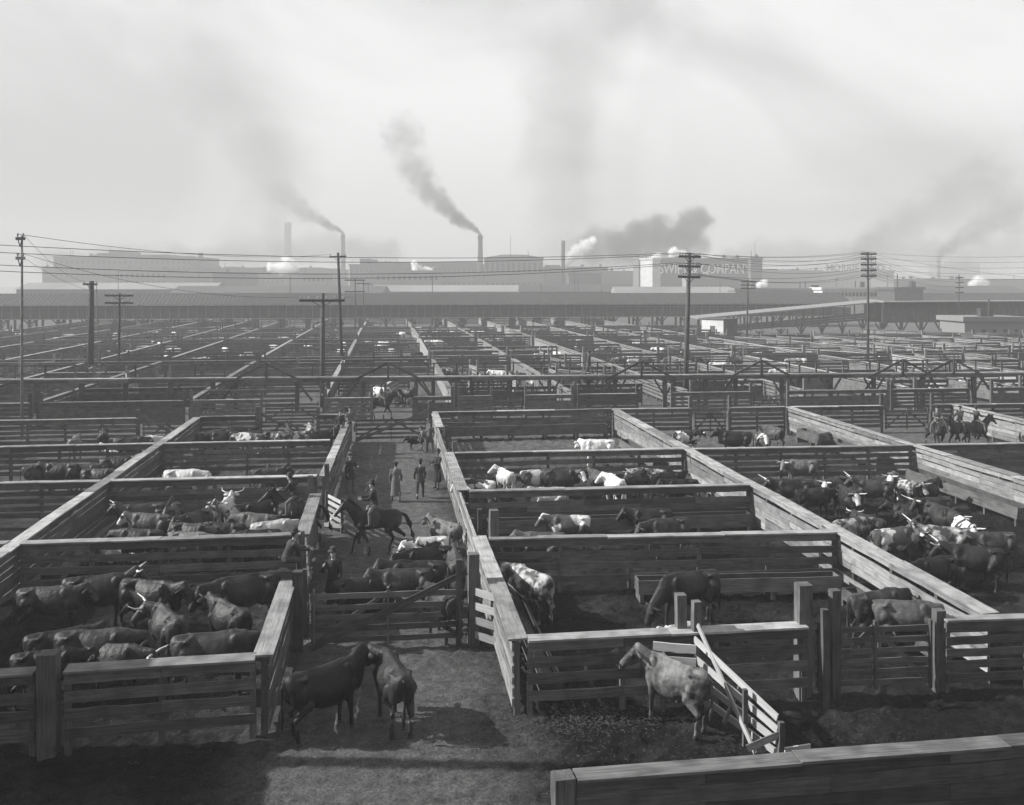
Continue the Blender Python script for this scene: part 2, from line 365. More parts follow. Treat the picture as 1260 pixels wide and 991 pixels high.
def gate(a, b, label, h=1.5, n=5, diag=True, pale=False, zb=.15, group='plank gates of the near pens', x=True, detail=True, prop=None):
    a = Vector((a[0], a[1], 0)); b = Vector((b[0], b[1], 0)); d = b - a; L = d.length; ang = math.atan2(d.y, d.x)
    root = empty('plank_gate', a, ang, label, 'gate', group); wm = 'pale' if pale else 'wood'
    st = (h - zb) / n
    for i in range(n): link('plank', bar_mesh(L, .04, st * .52, wm), root, (L / 2, 0, zb + st * (i + .5) + rf.uniform(-.012, .012)), (0, rf.gauss(0, .004), 0))
    for xx in (.08, L / 2, L - .08): link('stile', bar_mesh(h - zb + .12, .14, .05, 'post'), root, (xx, -.047, (h + zb) / 2 + .03), (0, R(-90), 0))
    if x:
        for s in (0, 1):
            p = Vector((.1 if s else L - .1, .045, zb + .1)); q = Vector((L / 2, .045, h - .08)) 
            v = q - p; link('brace', bar_mesh(v.length, .04, .12, wm), root, (p + q) / 2, (0, -math.atan2(v.z, v.x), 0))
    if diag:
        p = Vector((0, -.1, zb - .05)); q = Vector((L + .1, -.1, h + .45)) if prop is None else Vector(prop)
        v = q - p; link('diagonal_board', bar_mesh(v.length, .045, .17, wm), root, (p + q) / 2, (0, -math.atan2(v.z, v.x), 0))
    return root
def post(x, y, h, label, wd=.24, group='tall gate posts', z=0, mat='post'):
    o = link('gate_post', bar_mesh(h + .1, wd, wd, mat), None, (x, y, h / 2 - .05 + z), (0, R(-90), R(rf.uniform(-6, 6))))
    tag(o, label, 'post', group); return o

# long fences that run away from the camera
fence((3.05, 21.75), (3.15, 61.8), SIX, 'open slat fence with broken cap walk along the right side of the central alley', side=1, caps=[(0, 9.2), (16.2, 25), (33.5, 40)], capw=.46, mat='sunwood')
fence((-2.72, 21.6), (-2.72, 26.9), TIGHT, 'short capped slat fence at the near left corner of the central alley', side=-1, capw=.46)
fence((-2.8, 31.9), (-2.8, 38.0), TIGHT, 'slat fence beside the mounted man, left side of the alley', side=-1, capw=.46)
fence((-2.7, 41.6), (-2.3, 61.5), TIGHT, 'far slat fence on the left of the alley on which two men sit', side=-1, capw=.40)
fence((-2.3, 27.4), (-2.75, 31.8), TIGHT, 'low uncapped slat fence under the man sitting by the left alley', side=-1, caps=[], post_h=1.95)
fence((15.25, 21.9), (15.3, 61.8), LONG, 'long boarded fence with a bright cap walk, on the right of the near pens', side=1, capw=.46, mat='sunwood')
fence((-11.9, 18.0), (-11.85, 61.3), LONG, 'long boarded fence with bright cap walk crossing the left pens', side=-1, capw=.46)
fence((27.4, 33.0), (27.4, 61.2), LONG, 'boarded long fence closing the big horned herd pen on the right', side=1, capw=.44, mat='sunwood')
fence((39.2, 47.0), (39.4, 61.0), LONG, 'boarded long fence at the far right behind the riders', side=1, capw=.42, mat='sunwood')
fence((-24.2, 40.0), (-24.2, 61.3), LONG, 'boarded long fence at the left edge beyond the near pens', side=-1, capw=.42)
# cross fences, right of the alley
fence((3.3, 21.8), (10.2, 21.75), OPEN, 'open rail fence across the front of the nearest right pen', both=True, capw=.42)
fence((13.75, 21.6), (25., 21.4), FIVE, 'rail fence right of the front gate, at the right edge', both=True, capw=.36)
fence((3.35, 30.6), (15.1, 29.9), OPEN, 'open rail fence with cap behind the nearest right pen', both=True)
fence((3.35, 37.8), (15.1, 37.5), SOLID, 'boarded fence with a slot under its cap, second behind the nearest right pen', both=True)
fence((3.4, 46.5), (15.1, 46.2), OPEN, 'open rail fence behind the crowded right pen of pale cattle', both=True)
fence((3.4, 61.7), (15.1, 61.7), SOLID, 'closed board fence at the far end of the empty right pen', both=True)
fence((15.4, 46.0), (27.2, 45.6), FIVE, 'open rail fence behind the herd of horned cattle', both=True)
fence((27.6, 45.6), (41.0, 45.0), SOLID, 'boarded fence in front of the riders at the right edge', both=True)
fence((15.4, 61.6), (20.6, 61.5), FIVE, 'open rail fence between the long right fence and the tall gate post', both=True, tall=((5.2, 2.6),))
fence((23.2, 61.3), (27.2, 61.2), FIVE, 'short rail fence right of the double gate posts', both=True, tall=((0, 2.6),))
fence((27.6, 61.1), (34.2, 61.0), FIVE, 'open rail fence left of the riders, farther back', both=True, tall=((6.6, 2.6),))
fence((37.8, 60.9), (47, 60.5), FIVE, 'open rail fence at the far right corner of the near pens', both=True, tall=((0, 2.6),))
# cross fences, left of the alley
fence((-2.9, 21.55), (-6.9, 21.4), OPEN, 'capped rail fence across the front of the nearest left pen', both=True, side=1, capw=.44)
fence((-7.5, 21.4), (-11.7, 21.2), OPEN, 'dark rail fence at the lower left edge beyond the thick post', both=True, side=1, capw=.44)
fence((-3.0, 31.95), (-11.7, 32.1), OPEN, 'rail fence with cap behind the nearest left pen', both=True, side=1)
fence((-12.1, 32.1), (-22, 32.2), OPEN, 'rail fence at the left edge in line with the back of the nearest left pen', both=True, side=1)
fence((-3.0, 41.75), (-11.7, 41.9), SOLID, 'boarded fence behind the crowded left pen', both=True, side=1)
fence((-12.1, 41.9), (-24, 42.1), FIVE, 'rail fence left of the long left fence, in line with the crowded pen', both=True, side=1)
fence((-3.0, 51.35), (-11.7, 51.4), FIVE, 'rail fence behind the white steer on the left', both=True, side=1)
fence((-12.1, 51.4), (-24, 51.4), FIVE, 'rail fence at the left edge in line with the far left pens', both=True, side=1)
fence((-8.2, 61.6), (-11.7, 61.5), FIVE, 'short capped fence between the long left fence and a gate', both=True, side=1)
fence((-2.5, 61.4), (-4.4, 61.4), FIVE, 'short uncapped fence bit left of the far alley gate', both=True, side=1, tall=((0, 2.3), (1.9, 2.3)))
fence((-15.4, 61.4), (-24.2, 61.4), FIVE, 'rail fence at the far left with a cap', both=True, side=1, tall=((0, 2.3),))
# gates
gate((-2.05, 26.35), (2.15, 26.25), 'large front plank gate with a long diagonal board across the alley', h=1.62, n=5)
gate((-1.95, 61.0), (2.6, 61.0), 'far plank gate with diagonal board closing the end of the alley', h=1.55, n=5)
gate((-2.45, 39.9), (-.95, 36.6), 'bright plank gate standing open behind the rider in the alley', h=1.45, n=5, pale=True, diag=True, prop=(2.2, -.1, .5))
gate((10.5, 21.85), (13.5, 21.7), 'closed five plank gate at the front right between two posts', h=1.72, n=6, diag=False)
gate((20.8, 61.4), (23.0, 61.3), 'plank gate between the paired tall posts, right of centre', h=1.5, diag=False)
gate((34.4, 61.0), (37.6, 60.9), 'plank gate behind the mounted men on the right', h=1.5, diag=False)
gate((-4.6, 61.3), (-8.0, 61.5), 'plank gate with raised diagonal left of the far alley', h=1.5, prop=(-.3, .1, 1.9) if False else None)
gate((-12.3, 61.4), (-15.2, 61.4), 'plank gate with raised diagonal behind the long left fence', h=1.5)
post(2.45, 26.3, 2.55, 'thick squared gate post on the right of the front alley gate', .3)
post(2.02, 26.1, 2.45, 'slim gate post just left of the thick one at the front alley gate', .16)
post(-2.42, 26.45, 2.2, 'gate post on the left of the front alley gate', .26)
post(10.2, 21.9, 2.75, 'tallest square post left of the front right gate', .34)
post(10.5, 21.35, 2.3, 'slim post standing before the tallest square post', .16)
post(10.95, 21.75, 2.62, 'second tall post at the hinge of the front right gate', .22)
post(13.7, 21.75, 2.0, 'post on the latch side of the front right gate', .24)
post(7.1, 22.0, 2.6, 'left of the paired posts at the broken wing fence', .24)
post(7.41, 21.75, 2.5, 'right of the paired posts at the broken wing fence', .2)
post(-7.2, 21.3, 2.2, 'thick dark post in the lower left corner', .38, mat='pole')
post(3.55, 30.9, 2.65, 'tall post at the corner of the two right pens by the alley', .28)
post(3.2, 32.1, 2.4, 'thin post on the right alley fence near its corner', .14)
post(3.4, 46.9, 2.3, 'thick post by the alley at the pale cattle pen', .2)
post(3.35, 52.9, 2.2, 'post on the right alley fence before the empty pen', .2)
post(-2.5, 40.6, 2.5, 'tall pale post at the hinge of the bright open gate', .2)
post(-3.0, 38.2, 2.5, 'tall dark post left of the bright open gate', .24)
post(-2.4, 61.2, 2.3, 'post left of the far alley gate', .24)
post(2.85, 61.1, 2.6, 'post right of the far alley gate', .24)
post(2.3, 31.5, 2.0, 'short post inside the alley fence', .12) if False else None
post(-8.1, 61.3, 2.4, 'post at the left gate of the far cross alley', .3)
post(-12.0, 61.9, 2.8, 'tall thick post behind the end of the long left fence', .4)

# stub planks and the collapsed wing fence at the front right
def wing():
    root = empty('broken_wing_fence', (7.25, 21.6, 0), 0, 'collapsed bright wing fence of loose planks sagging toward the camera', 'fence')
    a = Vector((.05, -.05, 0)); b = Vector((1.05, -2.55, 0))
    def pl(p, q, wd, mat='pale', nm='plank'):
        p = Vector(p); q = Vector(q); v = q - p
        m = MB().box(-v.length / 2, v.length / 2, -.02, .02, -wd / 2, wd / 2).mesh('board', M[mat])
        o = link(nm, m, root, (p + q) / 2); o.rotation_mode = 'XYZ'
        o.rotation_euler = (0, -math.asin(v.z / v.length), math.atan2(v.y, v.x)); return o
    for z0, z1 in ((1.66, .86), (1.22, .60), (.8, .35), (.40, .10)): pl((a.x, a.y, z0), (b.x, b.y, z1), .16)
    pl((a.x + .1, a.y + .05, 1.98), (.62, -2.4, .05), .12, 'pale', 'loose_plank')
    pl((.2, -1.6, .35), (.75, -1.15, .95), .12, 'wood', 'brace')
    link('stake', bar_mesh(1.25, .1, .1, 'post'), root, (.58, -1.9, .6), (0, R(-90), 0))
    link('stake', bar_mesh(.9, .12, .12, 'post'), root, (1.1, -2.6, .35), (0, R(-88), 0))
    pl((1.1, -2.62, .55), (.45, -2.35, .15), .14, 'wood', 'brace')
    pl((1.25, -2.45, .08), (1.9, -2.3, .05), .16, 'pale', 'fallen_plank')
wing()
for k, (z, s) in enumerate(((1.58, 'upper'), (1.27, 'lower'))):
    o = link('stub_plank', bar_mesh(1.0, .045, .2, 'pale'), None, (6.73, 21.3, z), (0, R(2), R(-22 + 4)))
    tag(o, s + ' bright stub plank jutting left from the paired posts', 'plank', 'stub planks of the wing fence')
def corner_stubs():
    root = empty('slat_panel', (2.4, 26.1, 0), 0, 'four bright stub slats between the gate post and the right alley fence', 'slats')
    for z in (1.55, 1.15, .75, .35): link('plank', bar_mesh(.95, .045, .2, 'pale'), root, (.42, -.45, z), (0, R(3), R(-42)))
    root2 = empty('slat_panel', (-2.6, 26.6, 0), 0, 'four stub slats between the left alley corner and its gate post', 'slats')
    for z in (1.55, 1.15, .75, .35): link('plank', bar_mesh(.9, .045, .18, 'wood'), root2, (-.05, .3, z), (0, R(-3), R(48)))
corner_stubs()
# troughs
def trough(a, b, label, wd=.55, h=.55):
    a = Vector((a[0], a[1], 0)); b = Vector((b[0], b[1], 0)); d = b - a; L = d.length
    root = empty('feed_trough', a, math.atan2(d.y, d.x), label, 'trough', 'wooden feed troughs')
    for s in (-1, 1): link('side_board', bar_mesh(L, .05, h * .62, 'wood' if s < 0 else 'wood'), root, (L / 2, s * wd / 2, h * .68), (s * R(8), 0, 0))
    link('bottom_board', bar_mesh(L, wd - .06, .04, 'post'), root, (L / 2, 0, h * .4))
    for s in (0, 1): link('end_board', bar_mesh(wd, .04, h * .6, 'wood'), root, (.02 + s * (L - .04), 0, h * .68), (0, 0, R(90)))
    k = max(2, round(L / 2.2))
    for i in range(k + 1): link('leg', bar_mesh(wd + .1, .12, h * .38, 'post'), root, (.1 + (L - .2) * i / k, 0, h * .18), (0, 0, R(90)))
trough((4.0, 22.4), (3.95, 29.6), 'long wooden trough along the alley fence in the nearest right pen', .5)
trough((8.0, 29.3), (14.6, 28.85), 'heavy wooden trough at the back of the nearest right pen', .6, .7)
trough((4.0, 37.0), (14.8, 36.8), 'long wooden trough against the boarded fence of the second right pen', .6, .8)
trough((4.0, 60.8), (14.6, 60.9), 'long wooden trough at the far end of the empty right pen', .6, .9)
trough((14.5, 56.0), (14.6, 49.0), 'pale trough along the long right fence in the empty pen', .6, .7)
trough((26.7, 57.5), (26.7, 47.5), 'pale trough beside the boarded fence in the far middle pen', .7, .9)
trough((26.6, 44.5), (26.6, 36.0), 'trough along the fence behind the horned herd', .7, .8)
trough((-11.1, 33.0), (-11.1, 40.5), 'trough along the long left fence in the crowded left pen', .6, .6)
trough((14.6, 28.0), (14.6, 23.0), 'short trough at the right fence by the bony cows', .5, .55)
# near walkway rail along the bottom right edge
def near_rail():
    a = at(707, 953, 1.8); b = at(1223, 913, 1.8); d = (b - a).normalized(); e = a + d * 16
    fence((a.x, a.y), (e.x, e.y), [(1.52, 1.745), (1.20, 1.515), (.88, 1.195), (.56, .875), (.24, .555)], 'nearest capped fence running along the bottom right edge', both=True, capw=.42, capmat='post', mat='pole')
    post(a.x - .2, a.y - .05, 1.83, 'square pale end post at the start of the nearest fence', .34)
near_rail()

# ------------------------------------------------------------------ elevated walkway over the cross alley
def walkway():
    z = 2.75; a = at(-60, 467, z); b = at(1300, 457.5, z); a.z = b.z = 0; d = b - a; L = d.length; ang = math.atan2(d.y, d.x)
    root = empty('elevated_walkway', a, ang, 'raised plank footbridge on braced posts crossing the whole yard behind the near pens', 'walkway')
    def lx(px):                                       # length along the bridge where it crosses that sight line
        lo, hi = 0., L
        for _ in range(40):
            m = (lo + hi) / 2; p = a + d * (m / L)
            X = p.x * CA - p.y * SA; D = p.x * SA + p.y * CA
            if CX + FPX * X / D < px: lo = m
            else: hi = m
        return lo
    n = int(L / 4.5)
    for i in range(n): 
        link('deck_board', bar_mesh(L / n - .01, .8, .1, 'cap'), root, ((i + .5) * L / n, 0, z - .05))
        link('stringer', bar_mesh(L / n - .01, .08, .26, 'post'), root, ((i + .5) * L / n, -.34, z - .24))
        link('handrail', bar_mesh(L / n - .01, .09, .09, 'wood'), root, ((i + .5) * L / n, .36, z + 1.0))
    xs = [-20, 45, 100, 155, 210, 262, 290, 366, 404, 447, 512, 533, 580, 628, 676, 724, 757, 818, 868, 905, 962, 984, 1022, 1075, 1135, 1198, 1262]
    for px in xs:
        x = lx(px); w_ = rf.choice((.26, .34, .42)) if px > 700 else rf.choice((.2, .26, .4))
        p = link('support_post', bar_mesh(z - .35, w_, .3, 'pole'), root, (x, 0, (z - .35) / 2), (0, R(-90), 0))
        for s in (-1, 1):
            if px > 600 or rf.random() < .5:
                v = Vector((s * .75, 0, 1.25)); link('brace', bar_mesh(v.length, .1, .14, 'post'), root, (x + s * .48, -.05, z - 1.05), (0, -math.atan2(v.z, v.x), 0))
    k = int(L / 2.3)
    for i in range(k + 1): link('baluster', bar_mesh(1.3, .13, .11, 'post'), root, (i * L / k, .38, z + .42), (0, R(-90 + rf.uniform(-4, 4)), 0))
    for px in (329, 478, 788, 935, 1108, 1170):
        x = lx(px); h = 1.1
        wdt = 2.9
        for s in (-1, 1):
            v = Vector((s * wdt, 0, -1.5)); link('truss_brace', bar_mesh(v.length, .12, .17, 'pole'), root, (x + s * wdt / 2, -.38, z + h - .72), (0, -math.atan2(v.z, v.x), 0))
            v = Vector((s * 1.3, 0, -1.7)); link('arch_brace', bar_mesh(v.length, .12, .17, 'pole'), root, (x + s * (wdt + .3 - 1.3 / 2 + .4), -.3, z - 1.05), (0, -math.atan2(v.z, v.x), 0))
        link('king_post', bar_mesh(1.4, .32, .14, 'pole'), root, (x, -.4, z + .45), (0, R(-90), 0))
    return a, d / L, z
WA, WD, WZ = walkway()

# ------------------------------------------------------------------ far pens
FG = 'distant board fences behind the raised walkway'
cols = [-70, -61, -52, -42.6, -32.3, -24.6, -14.3, -4.7, 5.2, 14.4, 23.8, 33.2, 42.6, 52, 61.5, 71, 80.5, 90, 99.5, 109, 118.5]
def inview(x, y, mg=40):
    D = x * SA + y * CA; X = x * CA - y * SA; px = CX + FPX * X / D
    return -mg < px < 1260 + mg
ordn = ['first', 'second', 'third', 'fourth', 'fifth', 'sixth', 'seventh', 'eighth', 'ninth', 'tenth', 'eleventh', 'twelfth', 'thirteenth', 'fourteenth', 'fifteenth', 'sixteenth', 'seventeenth', 'eighteenth', 'nineteenth', 'twentieth']
def colname(x):
    if x > 0: return ordn[min(18, sum(1 for c in cols if 0 < c <= x) - 1)] + ' line right of the alley'
    return ordn[min(18, sum(1 for c in cols if x <= c < 0) - 1)] + ' line left of the alley'
blocks = [(70.8, 107.5, 'just behind the walkway'), (111.5, 148, 'midway to the covered bridge'), (152, 187.5, 'before the covered bridge'), (191.5, 240, 'under the covered bridge')]
for x in cols:
    for y0, y1, nm in blocks:
        if not (inview(x, y0) or inview(x, y1)): continue
        if x > 60 and y0 > 150: continue
        if x == -4.7 and y0 < 80: y0 = 72
        c0 = rf.uniform(0, 2.); c1 = (y1 - y0) - rf.uniform(0, 2.)
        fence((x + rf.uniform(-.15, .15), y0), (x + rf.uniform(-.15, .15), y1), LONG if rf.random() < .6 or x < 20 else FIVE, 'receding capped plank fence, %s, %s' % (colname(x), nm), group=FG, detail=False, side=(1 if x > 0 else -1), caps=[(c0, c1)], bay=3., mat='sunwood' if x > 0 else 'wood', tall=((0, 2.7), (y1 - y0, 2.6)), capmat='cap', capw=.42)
# fence closing the cross alley under the walkway
for i, (x0, x1, st, nm) in enumerate([(-34, -25, FIVE, 'left edge'), (-24.4, -14.5, SOLID, 'left third'), (-14.1, -9.0, FIVE, 'below the first truss'), (-4.5, -1, FIVE, 'left of the alley head'), (2, 5, SOLID, 'right of the alley head'),
        (5.4, 8.0, FIVE, 'behind the empty right pen'), (10.5, 14.2, SOLID, 'beside the man on the walkway'), (14.6, 19.3, FIVE, 'under the man on the walkway'), (22.0, 28.5, FIVE, 'left of the tall leaning pole'), (31.5, 40, SOLID, 'right of the leaning pole'), (40.3, 47, FIVE, 'toward the right edge'), (49, 62, SOLID, 'at the right edge')]):
    fence((x0, 70.5), (x1, 70.4), st, 'cross fence under the raised walkway, ' + nm, group='fences under the walkway', detail=False, capw=.32, tall=((0, 2.5), (x1 - x0, 2.5)))
gate((8.1, 70.4), (10.3, 70.4), 'cross-braced gate under the walkway behind the empty pen', diag=False, group='gates under the walkway')
gate((28.6, 70.4), (31.3, 70.4), 'cross-braced gate under the walkway by the leaning pole', diag=False, group='gates under the walkway')
gate((-8.8, 70.4), (-4.9, 70.4), 'cross-braced gate under the walkway left of the alley', diag=False, group='gates under the walkway')
rows = [78, 86.5, 95.5, 101.5, 107.5, 111.5, 120, 129, 138.5, 148, 152, 161, 170, 178, 187.5, 192, 240]
for j, y in enumerate(rows):
    i = 0
    while i < len(cols) - 1:
        step = 1 if y < 100 else 2
        x0, x1 = cols[i], cols[min(i + step, len(cols) - 1)]
        i += step
        if not (inview(x0, y, 0) or inview(x1, y, 0)): continue
        if rf.random() < .13: continue
        if y > 160 and x0 > 58: continue
        if abs(y - 101.5) < 1 and rf.random() < .5: continue
        yy = y if j in (4, 5, 9, 10, 14, 15) else y + rf.uniform(-1.8, 1.8)
        xm = (x0 + x1) / 2
        fence((x0 + .3, yy), (x1 - .3 - (rf.uniform(1.5, 3) if rf.random() < .4 else 0), yy + rf.uniform(-.15, .15)), rf.choice((SOLID, FIVE, FIVE, OPEN, FIVE)), 'distant cross fence, %s row past the walkway, %s bay %s of the alley' % (ordn[j], ordn[min(18, sum(1 for c in cols if (0 < c <= xm) or (xm <= c < 0)))], 'right' if xm > 0 else 'left'), group=FG, detail=False, capw=.3, bay=3., caps=[(0, x1 - x0 - .6)] if rf.random() < .75 else [], tall=tuple((rf.uniform(0, x1 - x0), rf.uniform(2.1, 2.8)) for _ in range(rf.choice((1, 2, 3)))), capmat='cap' if rf.random() < .5 else 'wood')
for k in range(58):                                  # short partitions and chutes inside the far pens, set at odd places
    x = rf.uniform(-55, 75); y = rf.choice((rf.uniform(79, 104), rf.uniform(79, 104), rf.uniform(113, 145), rf.uniform(154, 184)))
    if not inview(x, y, 0) or min(abs(x - c) for c in cols) < 1.5: continue
    a_ = R(rf.choice((90, 90, 90, 75, 110)) + rf.gauss(0, 4)); L_ = rf.uniform(3, 8)
    fence((x, y), (x + math.cos(a_) * L_, y + math.sin(a_) * L_), rf.choice((FIVE, OPEN, SIX)), 'short partition fence, %s bay %s of the alley, %s row past the walkway' % (ordn[min(18, sum(1 for c in cols if (0 < c <= x) or (x <= c < 0)))], 'right' if x > 0 else 'left', ordn[min(18, sum(1 for r0 in rows if r0 < y))]),
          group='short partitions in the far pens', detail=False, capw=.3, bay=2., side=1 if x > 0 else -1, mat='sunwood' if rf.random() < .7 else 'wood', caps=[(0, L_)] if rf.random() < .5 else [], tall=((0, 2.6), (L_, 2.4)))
# low sheds and slanting lanes to the right
for (px0, py0, px1, py1, lb) in [(865, 436, 1060, 452, 'leftmost'), (905, 428, 1110, 447, 'second'), (1000, 425, 1210, 440, 'third'), (1010, 432, 1215, 455, 'fourth'), (1060, 416, 1228, 424, 'farthest')]:
    p = at(px0, py0, 0); q = at(px1, py1, 0)
    fence((p.x, p.y), (q.x, q.y), FIVE, 'slanting lane fence in the right middle distance, ' + lb + ' of its run', group='slanting lane fences on the right', detail=False, capw=.3, side=1, mat='sunwood')

# ------------------------------------------------------------------ covered cattle bridge
def viaduct():
    Y = 222.; x0, x1 = -125, 116
    root = empty('covered_cattle_bridge', (0, Y, 0), 0, 'long covered cattle bridge on timber bents crossing behind all the pens', 'bridge')
    mb = MB(); 
    for i, z in enumerate((2.95, 3.4, 3.85, 4.3)): mb.box(x0, x1, -.1, -.02, z, z + .42)
    mb.box(x0, x1, -.1, 9, 2.6, 2.9)
    mb.build('deck_wall', M['shed'], root)
    rl = MB()
    for i in range(int((x1 - x0) / 2)):
        x = x0 + i * 2; rl.box(x, x + .16, -.22, -.12, 2.6, 5.6)
    rl.box(x0, x1, -.2, -.12, 4.95, 5.05); rl.box(x0, x1, -.25, -.05, 5.5, 5.62)
    rl.build('railing', M['sunwood'], root)
    MB().box(x0, x1, -1.3, -1.21, 5.55, 5.85).build('fascia_board', M['cap'], root)
    MB().box(x0, x1, -.5, -.11, 2.5, 2.62).build('deck_edge', M['cap'], root)
    bk = MB().box(x0, x1, 8.9, 9, 2.9, 5.6).build('back_wall', M['shed'], root)
    r_ = MB().hexa([(x0, -1.2, 5.62), (x1, -1.2, 5.62), (x1, 6, 8.2), (x0, 6, 8.2), (x0, -1.2, 5.75), (x1, -1.2, 5.75), (x1, 6, 8.33), (x0, 6, 8.33)])
    r_.hexa([(x0, 6.01, 8.2), (x1, 6.01, 8.2), (x1, 13, 5.62), (x0, 13, 5.62), (x0, 6.01, 8.33), (x1, 6.01, 8.33), (x1, 13, 5.75), (x0, 13, 5.75)])
    roof = r_.build('roof', M['roof'], root)
    bt = MB()
    for i in range(int((x1 - x0) / .9)):
        x = x0 + i * .9; bt.hexa([(x, -1.2, 5.75), (x + .07, -1.2, 5.75), (x + .07, 6, 8.33), (x, 6, 8.33), (x, -1.2, 5.81), (x + .07, -1.2, 5.81), (x + .07, 6, 8.39), (x, 6, 8.39)])
    o = bt.build('battens', M['wood'], roof); o['kind'] = 'stuff'
    for i in range(int((x1 - x0) / 6.1)):
        x = x0 + 3 + i * 6.1; b = MB().box(-.32, .32, .1, .6, -.1, 2.62).box(-.22, .22, 4.4, 4.8, -.1, 2.62).box(-.22, .22, 8.4, 8.8, -.1, 2.62)
        b.beam((0, .3, 1.2), (1.3, .3, 2.6), .2, .25).beam((0, .3, 1.2), (-1.3, .3, 2.6), .2, .25).beam((0, .5, 0.2), (0, 4.5, 2.4), .12, .2)
        if i == 0: bent = b.mesh('timber_bent', M['pole'])
        link('timber_bent', bent, root, (x, 0, 0))
viaduct()
def ramp():
    a = far(858, 192); a.z = 0; b = far(1088, 199); b.z = 0; d = b - a; L = d.length; ang = math.atan2(d.y, d.x)
    root = empty('covered_ramp', a, ang, 'sloping covered cattle ramp climbing right to the bridge', 'ramp')
    h0, h1 = .2, 4.0
    rz = lambda t, h: h0 + (h1 - h0) * t + h
    MB().hexa([(0, -.8, rz(0, 3.05)), (L, -.8, rz(1, 2.65)), (L, 5, rz(1, 2.95)), (0, 5, rz(0, 3.35)), (0, -.8, rz(0, 3.3)), (L, -.8, rz(1, 2.9)), (L, 5, rz(1, 3.2)), (0, 5, rz(0, 3.6))]).build('roof', M['cap'], root)
    w_ = MB()
    for k in range(3): w_.hexa([(0, -.05, rz(0, .0 + k * .42)), (L, -.05, rz(1, -.9 + k * .55)), (L, .05, rz(1, -.9 + k * .55)), (0, .05, rz(0, k * .42)), (0, -.05, rz(0, .38 + k * .42)), (L, -.05, rz(1, -.42 + k * .55)), (L, .05, rz(1, -.42 + k * .55)), (0, .05, rz(0, .38 + k * .42))])
    w_.build('side_wall', M['shed'], root)
    n = int(L / 2.2)
    me = None
    for i in range(n + 1):
        t = i / n; link('post', bar_mesh(3.6, .2, .2, 'wood'), root, (L * t, -.2, rz(t, 1.2)), (0, R(-90), 0))
    for i in range(4, n + 1, 2):
        t = i / n; hh = max(.4, rz(t, -.8)); b = MB().box(-.2, .2, 0, .4, -.1, hh).beam((0, .2, .1), (.9, .2, hh), .18, .22).beam((0, .2, .1), (-.9, .2, hh), .18, .22)
        b.build('timber_bent', M['pole'], root, loc=(L * t, .4, 0))
    c = at(1085, 411) ; e = at(1300, 407.5); d = e - c; L = d.length
    r2 = empty('covered_walk', c, math.atan2(d.y, d.x), 'dark covered walk on V-braced posts joining the ramp at the right edge', 'walk')
    MB().box(0, L, -.8, 6, 6.6, 6.8).build('roof', M['cap'], r2)
    MB().box(0, L, -.05, .05, 2.3, 5.1).build('side_wall', M['shed'], r2)
    rl = MB()
    for i in range(int(L / 1.7)): rl.box(i * 1.7, i * 1.7 + .16, -.22, -.06, 2.3, 6.6)
    rl.build('railing', M['wood'], r2)
    MB().box(0, L, 5.5, 5.6, 2.3, 6.6).build('back_wall', M['shed'], r2)
    for i in range(int(L / 5) + 1):
        b = MB().box(-.25, .25, 0, .5, -.1, 2.3).beam((0, .2, .1), (1.5, .2, 2.3), .2, .26).beam((0, .2, .1), (-1.5, .2, 2.3), .2, .26)
        b.build('timber_bent', M['pole'], r2, loc=(i * 5 + .3, .3, 0))
ramp()
def hut():
    p = at(890, 418); h = 3.75
    root = empty('small_hut', p, R(34), 'small shed with a sunlit white end and door at the foot of the ramp', 'hut')
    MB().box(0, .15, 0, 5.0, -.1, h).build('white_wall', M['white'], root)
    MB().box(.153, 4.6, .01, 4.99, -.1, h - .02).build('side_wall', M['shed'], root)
    MB().box(-.25, 4.9, -.25, 5.2, h + .003, h + .15).build('roof', M['wood'], root)
    MB().box(-.06, -.003, 1.9, 3.0, 0, 2.5).build('door', M['post'], root)
hut()

